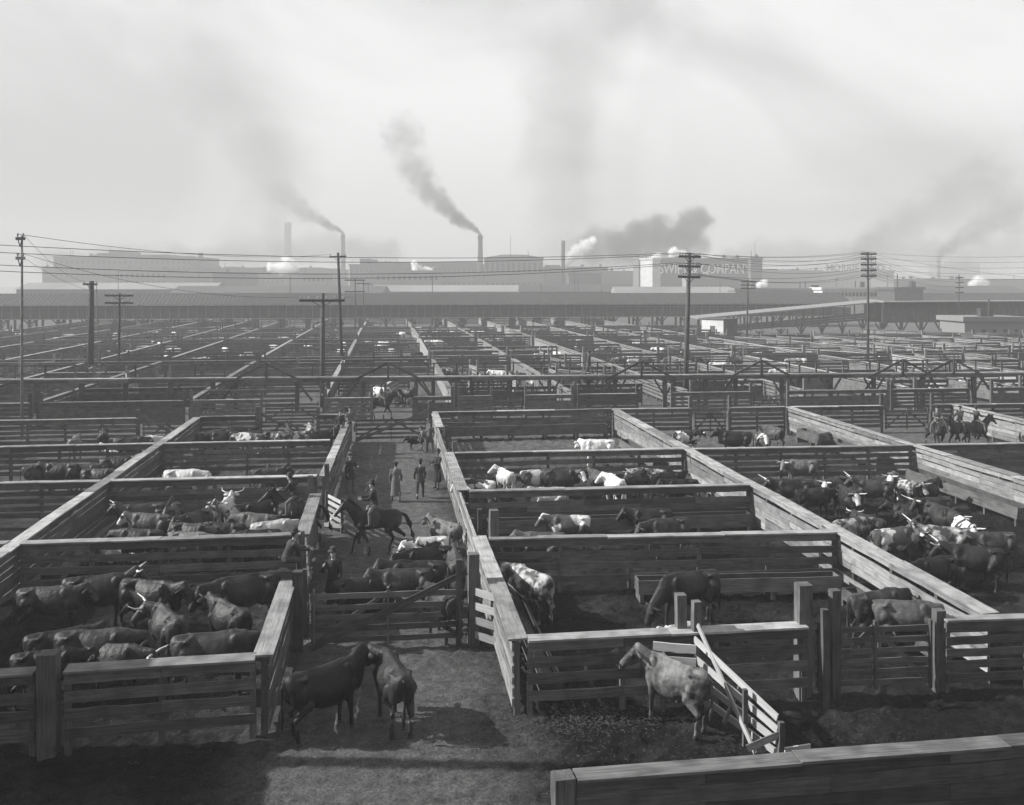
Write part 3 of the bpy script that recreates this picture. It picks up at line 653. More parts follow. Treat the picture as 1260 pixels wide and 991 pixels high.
# ------------------------------------------------------------------ packing houses on the skyline
def house(px0, px1, pyt, D, dep, label, mat='brickfar', win=None, steps=(), roof=True, pyb=None, name='packing_house', cat='building', group='packing houses on the skyline', rot=0.):
    p = far(px0, D); q = far(px1, D); wv = (q - p).length; h = zat(pyt, D)
    root = empty(name, (p.x, p.y, 0), math.atan2(q.y - p.y, q.x - p.x) + rot, label, cat, group)
    s = FPX / D
    MB().box(0, wv, 0, dep, -.1, h).build('wall', M[mat], root)
    MB().box(-.5, wv + .5, -.5, dep + .5, h + .01, h + .9).build('cornice', M[mat], root)
    for (a, b, t, *mm) in steps:                      # (px0, px1, py top)
        x0, x1 = (a - px0) / s, (b - px0) / s; MB().box(x0, x1, dep * .15, dep * .8, h + .902, zat(t, D)).build('roof_block', M[mm[0] if mm else mat], root)
    nq = max(2, int(wv / 9))
    for q in range(nq):                               # vents, tanks, pipes and hoists on the roof
        x = rf.uniform(1, wv - 2); t_ = rf.random(); y = rf.uniform(1, dep * .14)
        if t_ < .5: MB().box(x, x + rf.uniform(.6, 2.6), y, y + 1.5, h + .902, h + .902 + rf.uniform(.5, 2.)).build('roof_vent', M['shed'], root)
        elif t_ < .8: MB().lathe([(.22, 0), (.18, rf.uniform(1.5, 4.5))], 8).build('roof_pipe', M['shed'], root, loc=(x, y, h + .902))
        else: MB().lathe([(1.1, 0), (1.1, 1.6), (.1, 2.2)], 12).build('roof_tank', M[mat], root, loc=(x, y + 1.2, h + .902))
    if win:
        nr, nc, ww, wh = win
        me = MB().box(-ww / 2, ww / 2, -.16, .1, 0, wh).mesh('window', M['window'])
        zb = 6.; zt = h - 2.
        for r_ in range(nr):
            for c in range(nc): link('window', me, root, ((c + .5) * wv / nc, 0, zb + (zt - zb - wh) * (r_ / max(1, nr - 1)) if nr > 1 else (zt + zb - wh) / 2))
    return root, wv, h
house(66, 236, 317, 640, 60, 'long sooty packing house with stepped roof at the far left', win=(5, 26, 1.8, 2.2), steps=((108, 200, 313), (127, 139, 308), (112, 145, 311)))
house(52, 80, 330, 650, 40, 'low dark wing left of the far left packing house')
house(236, 350, 331, 660, 60, 'low flat works between the left packing house and the tall chimney', win=(3, 20, 1.6, 2.), steps=((272, 285, 328), (305, 328, 329)))
house(350, 412, 332, 700, 60, 'low flat works right of the tall pale chimney', steps=((366, 392, 329),))
house(430, 598, 327, 600, 60, 'broad low packing house below the central chimney', win=(4, 28, 1.7, 1.9), steps=((440, 452, 318), (452, 590, 322)))
r, wv, h = house(596, 668, 319, 560, 45, 'pale pilastered packing house with tall dark windows in the centre', mat='brickpale', win=(2, 11, 2.0, 6.))
for i in range(12): MB().box(-.35, .35, -.5, -.003, 4, h - 2).build('pilaster', M['brickpale'], r, loc=(i * wv / 11 * .985 + .4, 0, 0))
MB().hexa([(0, 0, h + .91), (wv, 0, h + .91), (wv, 45, h + .91), (0, 45, h + .91), (wv * .3, 10, h + 3), (wv * .7, 10, h + 3), (wv * .7, 30, h + 3), (wv * .3, 30, h + 3)]).build('roof', M['roof'], r)
house(668, 748, 330, 620, 50, 'low works right of the pale central packing house', steps=((672, 690, 326), (700, 728, 328)))
house(748, 790, 335, 640, 50, 'lowest works left of the white stair tower')
def big_sign_house():
    D = 540.
    r, wv, h = house(808, 925, 320, D, 60, 'large packing house with white company lettering across its wall', mat='brickfar', win=(2, 16, 1.6, 2.), steps=((812, 900, 317), (835, 866, 315)))
    house(924, 938, 319, D - 8, 40, 'dark square tower closing the lettered packing house')
    house(788, 807, 320, D - 14, 7, 'sunlit white stair tower beside the lettered packing house', mat='white', rot=R(-48))
    house(779, 787, 319, D + 10, 6, 'narrow pale tower left of the white stair tower', mat='brickpale', rot=R(-40))
    def text(s, px0, px1, pyb, hpx, par, D, ox):
        cu = bpy.data.curves.new('lettering', 'FONT'); cu.body = s; cu.extrude = .12; cu.size = 1; cu.offset = .012
        o = bpy.data.objects.new('tmp', cu); C.objects.link(o); bpy.context.view_layer.update()
        me = bpy.data.meshes.new_from_object(o.evaluated_get(bpy.context.evaluated_depsgraph_get())); bpy.data.objects.remove(o)
        xs = [v.co.x for v in me.vertices]; ys = [v.co.y for v in me.vertices]
        W = (px1 - px0) * D / FPX; Hh = hpx * D / FPX
        for v in me.vertices:
            x = (v.co.x - min(xs)) / (max(xs) - min(xs)) * W; y = (v.co.y - min(ys)) / (max(ys) - min(ys)) * Hh; z = v.co.z
            v.co = (x, -z * 1. - .35, y)
        me.materials.append(M['letter'])
        l_ = link('lettering', me, par, ((px0 - ox) * D / FPX, 0, zat(pyb, D))); return l_
    text('SWIFT & COMPANY', 811, 924, 337, 12, r, D, 808)
    D2 = 760.
    r2, w2, h2 = house(1012, 1100, 335, D2, 50, 'distant packing house carrying tall roof letters', win=(1, 16, 1.6, 2.4))
    t = text('MORRIS & CO', 1017, 1087, 334.2, 9, r2, D2, 1012); t.data.materials[0] = M['shed']
    fr = MB()
    for i in range(12): fr.box(i * w2 * .08 + 4, i * w2 * .08 + 4.5, .5, .8, h2 + .9, h2 + 6.)
    fr.build('sign_frame', M['shed'], r2)
big_sign_house()
house(938, 1012, 334, 700, 40, 'low works between the lettered packing houses', steps=((948, 960, 331), (985, 1000, 333)))
house(1100, 1262, 345, 620, 40, 'long low works along the right edge of the skyline')
house(1048, 1074, 305, 1300, 40, 'tall faint tower block in the smoke at right')
house(1158, 1206, 325, 1330, 40, 'faint block in the smoke near the right edge')
house(140, 205, 333, 560, 30, 'paler four storey block in front of the far left packing house', mat='brickpale', win=(3, 10, 1.8, 2.2))
house(262, 300, 337, 540, 30, 'small dark block left of the tallest chimney', mat='shed', win=(2, 6, 1.6, 2.))
house(372, 400, 338, 560, 24, 'small pale block right of the tallest chimney', mat='brickpale', win=(2, 5, 1.6, 2.))
house(462, 540, 335, 520, 24, 'pale three storey block before the broad central packing house', mat='brickpale', win=(2, 12, 1.8, 2.4))
house(700, 740, 338, 520, 24, 'small dark block right of the white steam', mat='shed', win=(2, 7, 1.6, 2.))
house(850, 900, 341, 470, 24, 'pale low block under the painted company letters', mat='brickpale', win=(1, 9, 1.6, 2.))
# nearer long sheds
house(905, 1012, 358, 330, 12, 'long low stock shed with a row of small openings behind the bridge', mat='brickpale', win=(1, 26, .8, 1.2), name='stock_shed', group='low sheds behind the bridge', steps=((925, 931, 356), (940, 946, 356), (952, 958, 356)))
r, wv, h = house(1012, 1102, 357, 320, 12, 'pale stock shed with three roof vents behind the ramp', mat='white', name='stock_shed', group='low sheds behind the bridge', steps=((1017, 1023, 354), (1033, 1039, 354), (1050, 1056, 354)))
me = MB().box(-.5, .5, -.06, .1, 0, 1.4).mesh('window', M['window'])
for i in range(20): link('window', me, r, ((i + .5) * wv / 20, 0, h - 2.2))
house(1101, 1136, 357, 300, 14, 'dark box-like shed right of the pale stock shed', mat='shed', name='stock_shed', group='low sheds behind the bridge')
r, wv, h = house(1187, 1262, 396, 172, 10, 'low pale shed with small square windows at the right edge', mat='brickpale', name='stock_shed', group='low sheds behind the bridge')
me2 = MB().box(-.3, .3, -.06, .1, 0, .9).mesh('window', M['window'])
for i in range(6): link('window', me2, r, (1.5 + i * 2., 0, 1.2))
for k, (a, b, t, D, lb) in enumerate([(20, 262, 348, 420, 'far left'), (210, 470, 352, 400, 'left of centre'), (440, 700, 351, 430, 'centre'), (640, 780, 350, 380, 'right of centre'), (760, 905, 353, 360, 'below the lettered building'), (1130, 1262, 352, 400, 'right edge')]):
    p = far(a, D); q = far(b, D); wv = (q - p).length; zt = zat(t, D)
    rr = empty('long_shed', (p.x, p.y, 0), math.atan2(q.y - p.y, q.x - p.x), 'wide low shed roof in the haze behind the bridge, ' + lb, 'shed', 'wide shed roofs in the haze')
    MB().box(0, wv, 0, 24, -.1, zt - 3).build('wall', M['shed'], rr)
    MB().hexa([(-.5, -1, zt - 3), (wv + .5, -1, zt - 3), (wv + .5, 25, zt - 3), (-.5, 25, zt - 3), (-.5, 11, zt), (wv + .5, 11, zt), (wv + .5, 13, zt), (-.5, 13, zt)]).build('roof', M['roof' if k % 2 else 'brickpale'], rr)
# chimneys
def chimney(px, pyt, D, r0, r1, label, mat='brickfar', band=True):
    p = far(px, D); h = zat(pyt, D); root = empty('chimney', p, 0, label, 'chimney', 'factory chimneys on the skyline')
    MB().lathe([(r0, -.1), (r1, h - 3), (r1 * 1.12, h - 2.4), (r1 * 1.12, h)], 20).build('shaft', M[mat], root, True)
    MB().lathe([(r1 * .8, h + .003), (r1 * .8, h + .4)], 16).build('rim', M['shed'], root)
    return Vector((p.x, p.y, h))
CH = dict(a=chimney(354, 274, 1100, 4.8, 4.1, 'tallest chimney, pale in the smoke left of centre', 'brickpale'), b=chimney(422, 289, 700, 2.3, 1.5, 'slim smoking chimney right of the tallest one', 'brickpale'),
          c=chimney(591, 290, 600, 2.2, 1.5, 'dark smoking chimney beside the pale central packing house'), d=chimney(693, 297, 560, 1.4, 1.1, 'thin iron stack left of the white steam', 'shed'),
          e=chimney(247, 312, 650, 1.6, 1.4, 'short square-looking chimney right of the far left packing house'), f=chimney(1155, 320, 800, 1.6, 1.4, 'slim chimney under slanting smoke near the right edge'),
          g=chimney(1146, 330, 820, 1., .8, 'low thin stack left of the slanting smoke') if False else None)
for px, pyt, D, lb in ((628, 290, 560, 'on the pale central packing house'), (929, 297, 535, 'on the dark square tower'), (126, 300, 640, 'left') ):
    if lb == 'left': continue
    p = far(px, D); o = MB().tube([(0, 0, 0), (0, 0, zat(pyt, D) )], [.22, .12], 6).build('flagpole', M['wire']); o.location = p; tag(o, 'bare flagpole rising ' + lb, 'flagpole', 'flagpoles on the packing houses')

# ------------------------------------------------------------------ poles and wires
def pole(px, pyb, pyt, label, arms=(), r=.17, lean=0., n_ins=8, D=None, mat='pole', armrot=0., group='telegraph and lamp poles'):
    p = at(px, pyb) if D is None else far(px, D)
    D = p.x * SA + p.y * CA; h = zat(pyt, D)
    root = empty('utility_pole', p, -YAW + armrot, label, 'utility pole', group); root.rotation_euler.y = lean
    MB().tube([(0, 0, -.1), (0, 0, h * .5), (0, 0, h)], [r, r * .85, r * .66], 10).build('pole', M[mat], root, True)
    tips = []
    for (py, half) in arms:
        z = zat(py, D); a = MB().box(-half, half, -.2 - r * .5, -.08 - r * .5, z - .1, z + .1).build('crossarm', M[mat], root)
        if D < 130:
            for s in (-1, 1): MB().beam((0, -.24, z - .55), (s * half * .45, -.24, z - .05), .04, .05).build('arm_brace', M['wire'], a)
        k = n_ins
        me = MB().lathe([(.035, 0), (.035, .1), (.075, .12), (.06, .26), (.02, .3)], 8).mesh('insulator', M['glass'])
        for i in range(k):
            x = -half + .12 + (2 * half - .24) * i / (k - 1)
            if abs(x) < r: continue
            link('insulator', me, a, (x, -.14 - r * .5, z + .073)); tips.append(Vector((x, -.14 - r * .5, z + .3)))
    mw = Matrix.Translation(p) @ Matrix.Rotation(-YAW + armrot, 4, 'Z') @ Matrix.Rotation(lean, 4, 'Y')
    return [mw @ t for t in tips]
P850 = pole(843, 497, 311, 'tall leaning telegraph pole with three loaded crossarms right of centre', ((316, .95), (328, .95), (341, .95)), .24, R(1.6), 8)
P1067 = pole(1068, 450, 310, 'slender telegraph pole with five crossarms on the right', ((313, 1.0), (319, 1.0), (326, 1.0), (333, 1.0), (340, 1.0)), .17, 0, 8)
P1180 = pole(1180, 410, 338, 'distant telegraph pole with short crossarms near the right edge', ((342, .9), (348, .9), (354, .9), (360, .9)), .15, 0, 6)
P920 = pole(919, 423, 344, 'telegraph pole with three crossarms beside the white-ended hut', ((347, 1.3), (351, 1.3), (355, 1.3)), .17, R(1), 6)
P397 = pole(397, 500, 361, 'thick dark pole with one long crossarm left of the alley', ((370, 1.9),), .24, 0, 6)
P416 = pole(421, 455, 311, 'tall knotted pole with one short crossarm leaning left', ((316, 1.0),), .22, R(-2), 2)
P113 = pole(111, 470, 346, 'thick short pole with a small crossarm at the left', ((350, .75),), .36, R(.8), 2)
P148 = pole(146, 462, 361, 'pole with two slanting crossarms full of insulators at the left', ((364, 1.5), (373, 1.5)), .17, R(.6), 10, armrot=R(15))
P27 = pole(27, 0, 290, 'bare pole cut by the left edge of the picture', ((294, .3), (318, .3)), .10, 0, 3, D=62, mat='cap')
Pm = [pole(px, 0, pyt, lb, ((pyt + 3, hw), (pyt + 17, hw)) if k == 0 else ((pyt + 3, hw),), .13, 0, 4, D=D) for k, (px, pyt, D, hw, lb) in enumerate(
    ((437, 342, 175, 1.9, 'thin pole with two wide crossarms above the alley end'), (447, 346, 215, 1.6, 'thin pole just right of the two-armed one'), (453, 348, 260, 1.5, 'smallest thin pole in the row above the alley end')))]
for (px, pyt, D, lb) in ((357, 338, 236, 'above the bridge roof left of the tall poles'), (532, 339, 236, 'above the bridge roof in the centre'), (707, 344, 300, 'left of a pair in front of the low works'), (711.5, 344, 300, 'right of a pair in front of the low works'),
                     (886, 346, 300, 'in front of the lettered building'), (1029, 342, 330, 'left of the slender telegraph pole'), (145.5, 334, 300, 'behind the slanting crossarms'), (1092, 338, 330, 'right of the slender telegraph pole'), (666, 351, 240, 'small, over the middle of the bridge'), (740, 352, 240, 'small, right of the middle of the bridge')):
    pole(px, 0, pyt, 'thin distant pole ' + lb, ((pyt + 2, .8),) if px > 1000 else (), .11, 0, 4, D=D, group='thin distant poles')
wn = [0]
def wire(p, q, sag, label, r=.014):
    p = Vector(p); q = Vector(q); k = 14; pts = []
    for i in range(k + 1):
        t = i / k; v = p.lerp(q, t); v.z -= sag * 4 * t * (1 - t); pts.append(v - p)
    o = MB().tube(pts, r, 5).build('overhead_wire', M['wire']); o.location = p
    tag(o, label, 'wire', 'overhead wires'); return o
ends_l = [far(-60, 60, 12.9), far(-60, 60, 12.4), far(-60, 60, 11.6), far(-60, 60, 11.2), far(-60, 60, 10.6), far(-60, 60, 13.4)]
for i, e in enumerate(ends_l[:4]): wire(P850[(i * 3) % len(P850)], e, .7 + .08 * i, '%s long wire crossing the sky from the leaning pole to the left edge' % ordn[i], .022)
for i in range(0, 21, 2): wire(P850[i % len(P850)], P1067[(i * 39 // 21) % len(P1067)], .5 + .03 * i, '%s wire from the leaning pole to the slender pole' % ordn[i // 2], .018)
for i in range(0, 24, 3): wire(P1067[(i + 6) % len(P1067)], P1180[min(i, len(P1180) - 1)] , .8, '%s wire from the slender pole to the distant right pole' % ordn[i // 3], .02)
for i in range(6): wire(P1067[(i * 6) % len(P1067)], far(1340, 90, 13.2 - i * .55), .5, '%s wire running off the right edge from the slender pole' % ordn[i], .014)
wire(P416[0], P27[0], .8, 'wire from the knotted pole to the cut pole at the left', .018); wire(P416[-1], Pm[0][0], .6, 'wire from the knotted pole to the thin two-armed pole', .016)
wire(P397[0], P27[3], .9, 'wire from the long crossarm to the cut pole at the left', .014); wire(P397[-1], Pm[0][-1], .5, 'wire from the long crossarm to the thin two-armed pole', .014)
wire(P113[-1], at(123, 475), 0., 'guy wire slanting from the thick short pole to the ground', .03)
wire(P148[0], P27[2], .6, 'wire from the slanting crossarms to the left edge', .012); wire(P113[0], P27[1], .6, 'wire from the thick short pole to the left edge', .012)

# ------------------------------------------------------------------ cattle
def cow_mesh(yaw=0., neck=R(28), hp=R(35), gait=0., lie=False, bony=.6, voxel=.028, graze=False, bull=False):
    """returns (body mesh, horn meshes, tail mesh, eye mesh)"""
    mb = MB(); dz = -.56 if lie else 0.
    k = 1.12 if bull else 1.
    rings = [(-1.02, 1.16, .04, .07), (-.99, 1.14, .14, .16), (-.9, 1.11, .20, .235), (-.72, 1.06, .235, .30), (-.5, 1.0, .235, .335), (-.36, .975, .245, .35), (-.16, .95, .32, .39), (.1, .94, .35, .405), (.35, .95, .325, .41),
             (.58, .98, .255, .40), (.78, 1.02, .195, .36), (.93, 1.05, .135, .27), (1.0, 1.06, .06, .14)]
    mb.ring([(x, z + dz, hw * k * (1.1 if lie else 1), hh * (1.06 if bull else 1)) for x, z, hw, hh in rings], 22, .26)
    for s in (-1, 1):                                 # hips, pins, thighs, shoulder blades
        mb.ell((-.60, s * .205, 1.265 + dz), (.075, .065, .05)); mb.tube([(-.60, s * .2, 1.26 + dz), (-.93, s * .09, 1.23 + dz)], [.055, .05], 8); mb.tube([(-.60, s * .2, 1.265 + dz), (-.42, 0, 1.30 + dz)], [.05, .04], 8); mb.ell((-.94, s * .095, 1.21 + dz), (.06, .05, .055))
        mb.ell((.56, s * .17, 1.08 + dz), (.15, .085, .28)); mb.ell((-.74, s * .15, .98 + dz), (.22, .125, .30)); mb.ell((.68, s * .14, .92 + dz), (.15, .09, .17))
    mb.ell((.52, 0, 1.33 + dz), (.22, .075, .065)); mb.tube([(-.95, 0, 1.29 + dz), (-.45, 0, 1.325 + dz), (.1, 0, 1.33 + dz), (.5, 0, 1.36 + dz)], [.05, .05, .04, .05], 8)
    mb.ell((.88, 0, .84 + dz), (.15, .10, .18))     # brisket
    nb = Vector((.78, 0, 1.13 + dz)); cy_, sy_ = math.cos(yaw), math.sin(yaw)
    nl = .60 if graze else .37
    poll = nb + Vector((nl * math.cos(neck) * cy_, nl * math.cos(neck) * sy_, nl * math.sin(neck)))
    y2 = yaw * 1.35; hd = Vector((math.cos(hp) * math.cos(y2), math.cos(hp) * math.sin(y2), -math.sin(hp)))
    side = Vector((-math.sin(y2), math.cos(y2), 0)); upv = hd.cross(side) * -1.
    if upv.z < 0: upv = -upv
    thick = 1.2 if bull else 1.
    XS = .84
    for t in range(6):
        p = nb.lerp(poll, t / 5); r_ = (.29, .26, .235, .21, .185, .16)[t] * thick; mb.ell(p - Vector((0, 0, .09 * (1 - t / 5))), (r_ * .8, r_ * .60, r_ * 1.08), 12, 8)
    mb.tube([nb - Vector((0, 0, .05)), poll], [.17 * thick, .12 * thick], 12)
    bq = Matrix((hd, side, upv)).transposed()
    mb.ell(poll + hd * .08, (.17, .135, .13), 12, 8, bq)
    mb.tube([poll + hd * .05, poll + hd * .25, poll + hd * .43], [.135, .115, .095], 12)
    mb.ell(poll + hd * .44, (.08, .108, .092), 10, 6, bq); mb.ell(poll + hd * .19 - upv * .08, (.17, .085, .11), 10, 6, bq)
    for s in (-1, 1): mb.ell(poll + hd * .17 + side * s * .105 + upv * .05, .042, 8, 6)
    G_ = gait
    if not lie:
        for s in (-1, 1):
            o = G_ * s * .16; y = s * .19
            mb.limb([(-.66, y * .9, .98), (-.50 + o * .4, y * 1.05, .74), (-.80 + o, y * .95, .50), (-.735 + o, y * .92, .30), (-.74 + o, y * .92, .12)], [.18, .125, .07, .05, .056])
            mb.tube([(-.74 + o, y * .92, .12), (-.70 + o, y * .92, .0)], [.05, .068], 10)
            o = -G_ * s * .15
            mb.limb([(.62, y * .9, .92), (.58, y * .98, .70), (.60 + o * .6, y * .92, .42), (.60 + o, y * .9, .25), (.60 + o, y * .9, .11)], [.15, .10, .064, .046, .053])
            mb.tube([(.60 + o, y * .9, .11), (.63 + o, y * .9, .0)], [.047, .062], 10)
        if not bull: mb.ell((-.42, 0, .70), (.16, .10, .085))
    else:
        for s in (-1, 1):
            mb.limb([(-.65, s * .24, .42), (-.25, s * .38, .2), (-.62, s * .42, .08), (-.40, s * .42, .06)], [.2, .13, .06, .05])
            mb.limb([(.62, s * .2, .36), (.82, s * .26, .12), (.56, s * .3, .07), (.48, s * .28, .06)], [.14, .08, .06, .05])
    me = remesh(mb, voxel, HID['dark'], 3, 'cow_body')
    me.materials.append(M['face_white']); me.materials.append(M['hoof'])
    n = [0] * len(me.polygons)
    for i, p in enumerate(me.polygons):
        c = p.center
        if (c - (poll + hd * .26)).length < .28 and (c - poll).dot(hd) > -.02: n[i] = 1
        if (c - (poll + hd * .53)).length < .095: n[i] = 2
        elif not lie and c.z < .075: n[i] = 2
    me.polygons.foreach_set('material_index', n)
    # ears as part of the body surface
    eb = MB()
    for s in (-1, 1): eb.ell(poll + side * s * .22 + hd * .04 + upv * .0, (.04, .15, .075), 8, 6, bq @ Matrix.Rotation(s * R(-14), 3, 'X'))
    bm = bmesh.new(); bm.from_mesh(me); tmp = eb.mesh('e', HID['dark'], True); bm.from_mesh(tmp); bm.to_mesh(me); bm.free(); bpy.data.meshes.remove(tmp); me.shade_smooth()
    def horns(sz):
        out = []
        for s in (-1, 1):
            b = poll + side * s * .08 + upv * .06; pts = [b, b + side * s * .13 * sz + upv * .02, b + side * s * .24 * sz + upv * .09 * sz + hd * .03, b + side * s * .27 * sz + upv * .2 * sz + hd * .05]
            out.append(MB().tube(pts, [.033, .03, .022, .006], 8).mesh('horn', M['horn'], True))
        return out
    tb = Vector((-.99, 0, 1.24 + dz)); 
    tl = MB().tube([tb, tb + Vector((-.08, 0, -.1)), tb + Vector((-.1, .01, -.45 if not lie else -.3)), tb + Vector((-.07, .02, -.72 if not lie else -.5)), tb + Vector((-.07, .03, -.95 if not lie else -.6))], [.04, .028, .022, .045, .012], 8).mesh('tail', HID['dark'], True)
    eye = [MB().ell(poll + hd * .17 + side * s * .128 + upv * .055, .022, 6, 4).mesh('eye', M['hoof'], True) for s in (-1, 1)]
    d_ = dict(body=me, horns=horns(1.), bighorns=horns(1.6), tail=tl, eye=eye)
    for q in [d_['body'], d_['tail']] + d_['eye'] + d_['horns'] + d_['bighorns']:
        for v in q.vertices: v.co.x = v.co.x * XS if v.co.x < .78 else v.co.x - .78 * (1 - XS)
    return d_
COW = dict(stand=cow_mesh(neck=R(24), hp=R(52), gait=.3), up=cow_mesh(neck=R(42), hp=R(44), gait=-.35), left=cow_mesh(yaw=R(45), neck=R(16), hp=R(50), gait=.35), right=cow_mesh(yaw=R(-45), neck=R(16), hp=R(48), gait=-.35),
           low=cow_mesh(neck=R(2), hp=R(60), gait=.5), graze=cow_mesh(neck=R(-50), hp=R(68), gait=.4, graze=True), lie=cow_mesh(neck=R(28), hp=R(40), lie=True), bull=cow_mesh(neck=R(44), hp=R(38), yaw=R(8), gait=.3, bull=True),
           prof=cow_mesh(yaw=R(40), neck=R(40), hp=R(38), gait=-.25, voxel=.024), leftup=cow_mesh(yaw=R(62), neck=R(38), hp=R(40), gait=.3))
def decim(me, ratio, nm):
    o = bpy.data.objects.new('t', me); C.objects.link(o); d = o.modifiers.new('d', 'DECIMATE'); d.ratio = ratio
    m2 = bpy.data.meshes.new_from_object(o.evaluated_get(bpy.context.evaluated_depsgraph_get())); bpy.data.objects.remove(o); m2.name = nm; m2.shade_smooth(); return m2
COWFAR = {k: decim(COW[k]['body'], .07, 'cow_body_far') for k in ('stand', 'low', 'graze', 'lie', 'left', 'up')}
rc = random.Random(5)
def cow(pos, head, kind, coat, label, horns=0, face=False, s=1., cat='cow', group='cattle in the near pens'):
    v = COW[kind]; root = empty('cow', pos, R(head), label, cat, group); root.scale = (s,) * 3
    b = link('body', v['body'], root)
    for i in (0, 1):
        b.material_slots[i].link = 'OBJECT'; b.material_slots[i].material = HID[coat] if (i == 0 or not face) else M['face_white']
    b.material_slots[2].link = 'OBJECT'; b.material_slots[2].material = M['hoof']
    if horns:
        for h in v['bighorns' if horns == 2 else 'horns']: link('horn', h, root)
    t = link('tail', v['tail'], root); t.material_slots[0].link = 'OBJECT'; t.material_slots[0].material = HID[coat]
    if pos[1] < 34:
        for e_ in v['eye']: link('eye', e_, root)
    return root
jit = random.Random(21)
def cb(px, py, head, kind, coat, label, horns=0, face=False, s=1., **k):
    head = head + jit.gauss(0, 26 if px < 330 and py > 690 else 11) * (0 if k.pop('exact', 0) else 1); s = s * jit.uniform(.93, 1.06)   # back (or top) of the animal seen at px, py
    z = {'lie': .80}.get(kind, 1.36) * s; p = at(px, py, z); p.z = 0.
    return cow(p, head, kind, coat, label, horns, face, s, **k)
# front yard
cow(at(398, 902), 33, 'bull', 'black', 'big glossy black bull with raised head in front of the alley gate', s=1.12, cat='bull', group='loose cattle in the front yard')
cow(at(484, 893), 104, 'left', 'dark', 'bony dark cow seen from behind next to the black bull', s=1.12, group='loose cattle in the front yard')
cow(at(832, 893), 124, 'prof', 'dun', 'dun cow turning its head left beside the broken wing fence', s=1.1, group='loose cattle in the front yard')
# nearest right pen
cb(652, 700, 112, 'left', 'roan', 'pale-rumped cow eating at the long alley-side trough', s=1.12)
cb(848, 704, 196, 'graze', 'dark', 'dark cow with its head down to the ground, centre of the nearest right pen', s=1.2, exact=1)
cb(836, 768, 200, 'lie', 'white', 'white-headed calf lying behind the front fence', s=.75, cat='calf')
cb(1078, 727, -4, 'low', 'brown', 'bony brown cow, farther of the two by the right gate', s=1.12)
cb(1112, 739, -8, 'low', 'tan', 'bony lighter cow, nearer of the two by the right gate', s=1.12)
# second right pen
cb(700, 634, 172, 'stand', 'patch', 'brown and white cow facing left in the second right pen')
cb(668, 655, 178, 'lie', 'tan', 'pale tan cow lying in front of the brown and white one')
cb(800, 626, 176, 'stand', 'dark', 'dark cow looking left near the middle of the second right pen', s=1.05)
cb(820, 638, 192, 'low', 'brown', 'brown cow with lowered head beside the dark one in the second right pen')
# crowded right pen
for i, (px, py, hd, kd, ct, lb) in enumerate([(588, 590, 150, 'low', 'pied', 'black and white cow in the alley corner of the crowded pen'), (622, 578, 95, 'leftup', 'white', 'white cow with dark flank seen from behind in the crowded pen'),
        (660, 578, 20, 'stand', 'patch', 'white-shouldered brown cow third from the alley in the crowded pen'), (690, 577, 0, 'right', 'brown', 'brown cow with pale face centre left of the crowded pen'), (676, 600, 185, 'lie', 'white', 'white cow lying low against the boarded fence'),
        (738, 580, 100, 'stand', 'brown', 'brown steer seen from behind in the crowded pen'), (757, 586, 80, 'left', 'white', 'pale steer half hidden at the middle of the crowded pen'), (780, 582, 60, 'stand', 'dark', 'dark steer right of the middle of the crowded pen'),
        (800, 577, 150, 'low', 'roan', 'roan steer behind the black ones in the crowded pen'), (820, 582, 10, 'stand', 'black', 'black steer near the long bright fence in the crowded pen'), (838, 590, 178, 'stand', 'black', 'second black steer close to the long bright fence'), (842, 596, 188, 'lie', 'white', 'white-backed steer at the foot of the long bright fence')]):
    cb(px, py, hd, kd, ct, lb, face=i % 3 == 0, horns=i in (0, 8))
cb(736, 541, 185, 'right', 'white', 'lone white steer standing in the empty right pen', s=1.05)
# middle right pen
cb(845, 530, 4, 'stand', 'pied', 'black and white spotted cow in the far middle pen')
cb(905, 531, 180, 'up', 'black', 'dark cow looking left in the far middle pen', s=1.1); cb(938, 533, 250, 'stand', 'patch', 'white-faced cow facing the camera in the far middle pen', face=True); cb(952, 525, 95, 'low', 'brown', 'brown cow seen from behind near the white-faced one in the far middle pen', s=1.1)
cb(1014, 533, 200, 'graze', 'brown', 'cow feeding at the pale trough in the far middle pen')
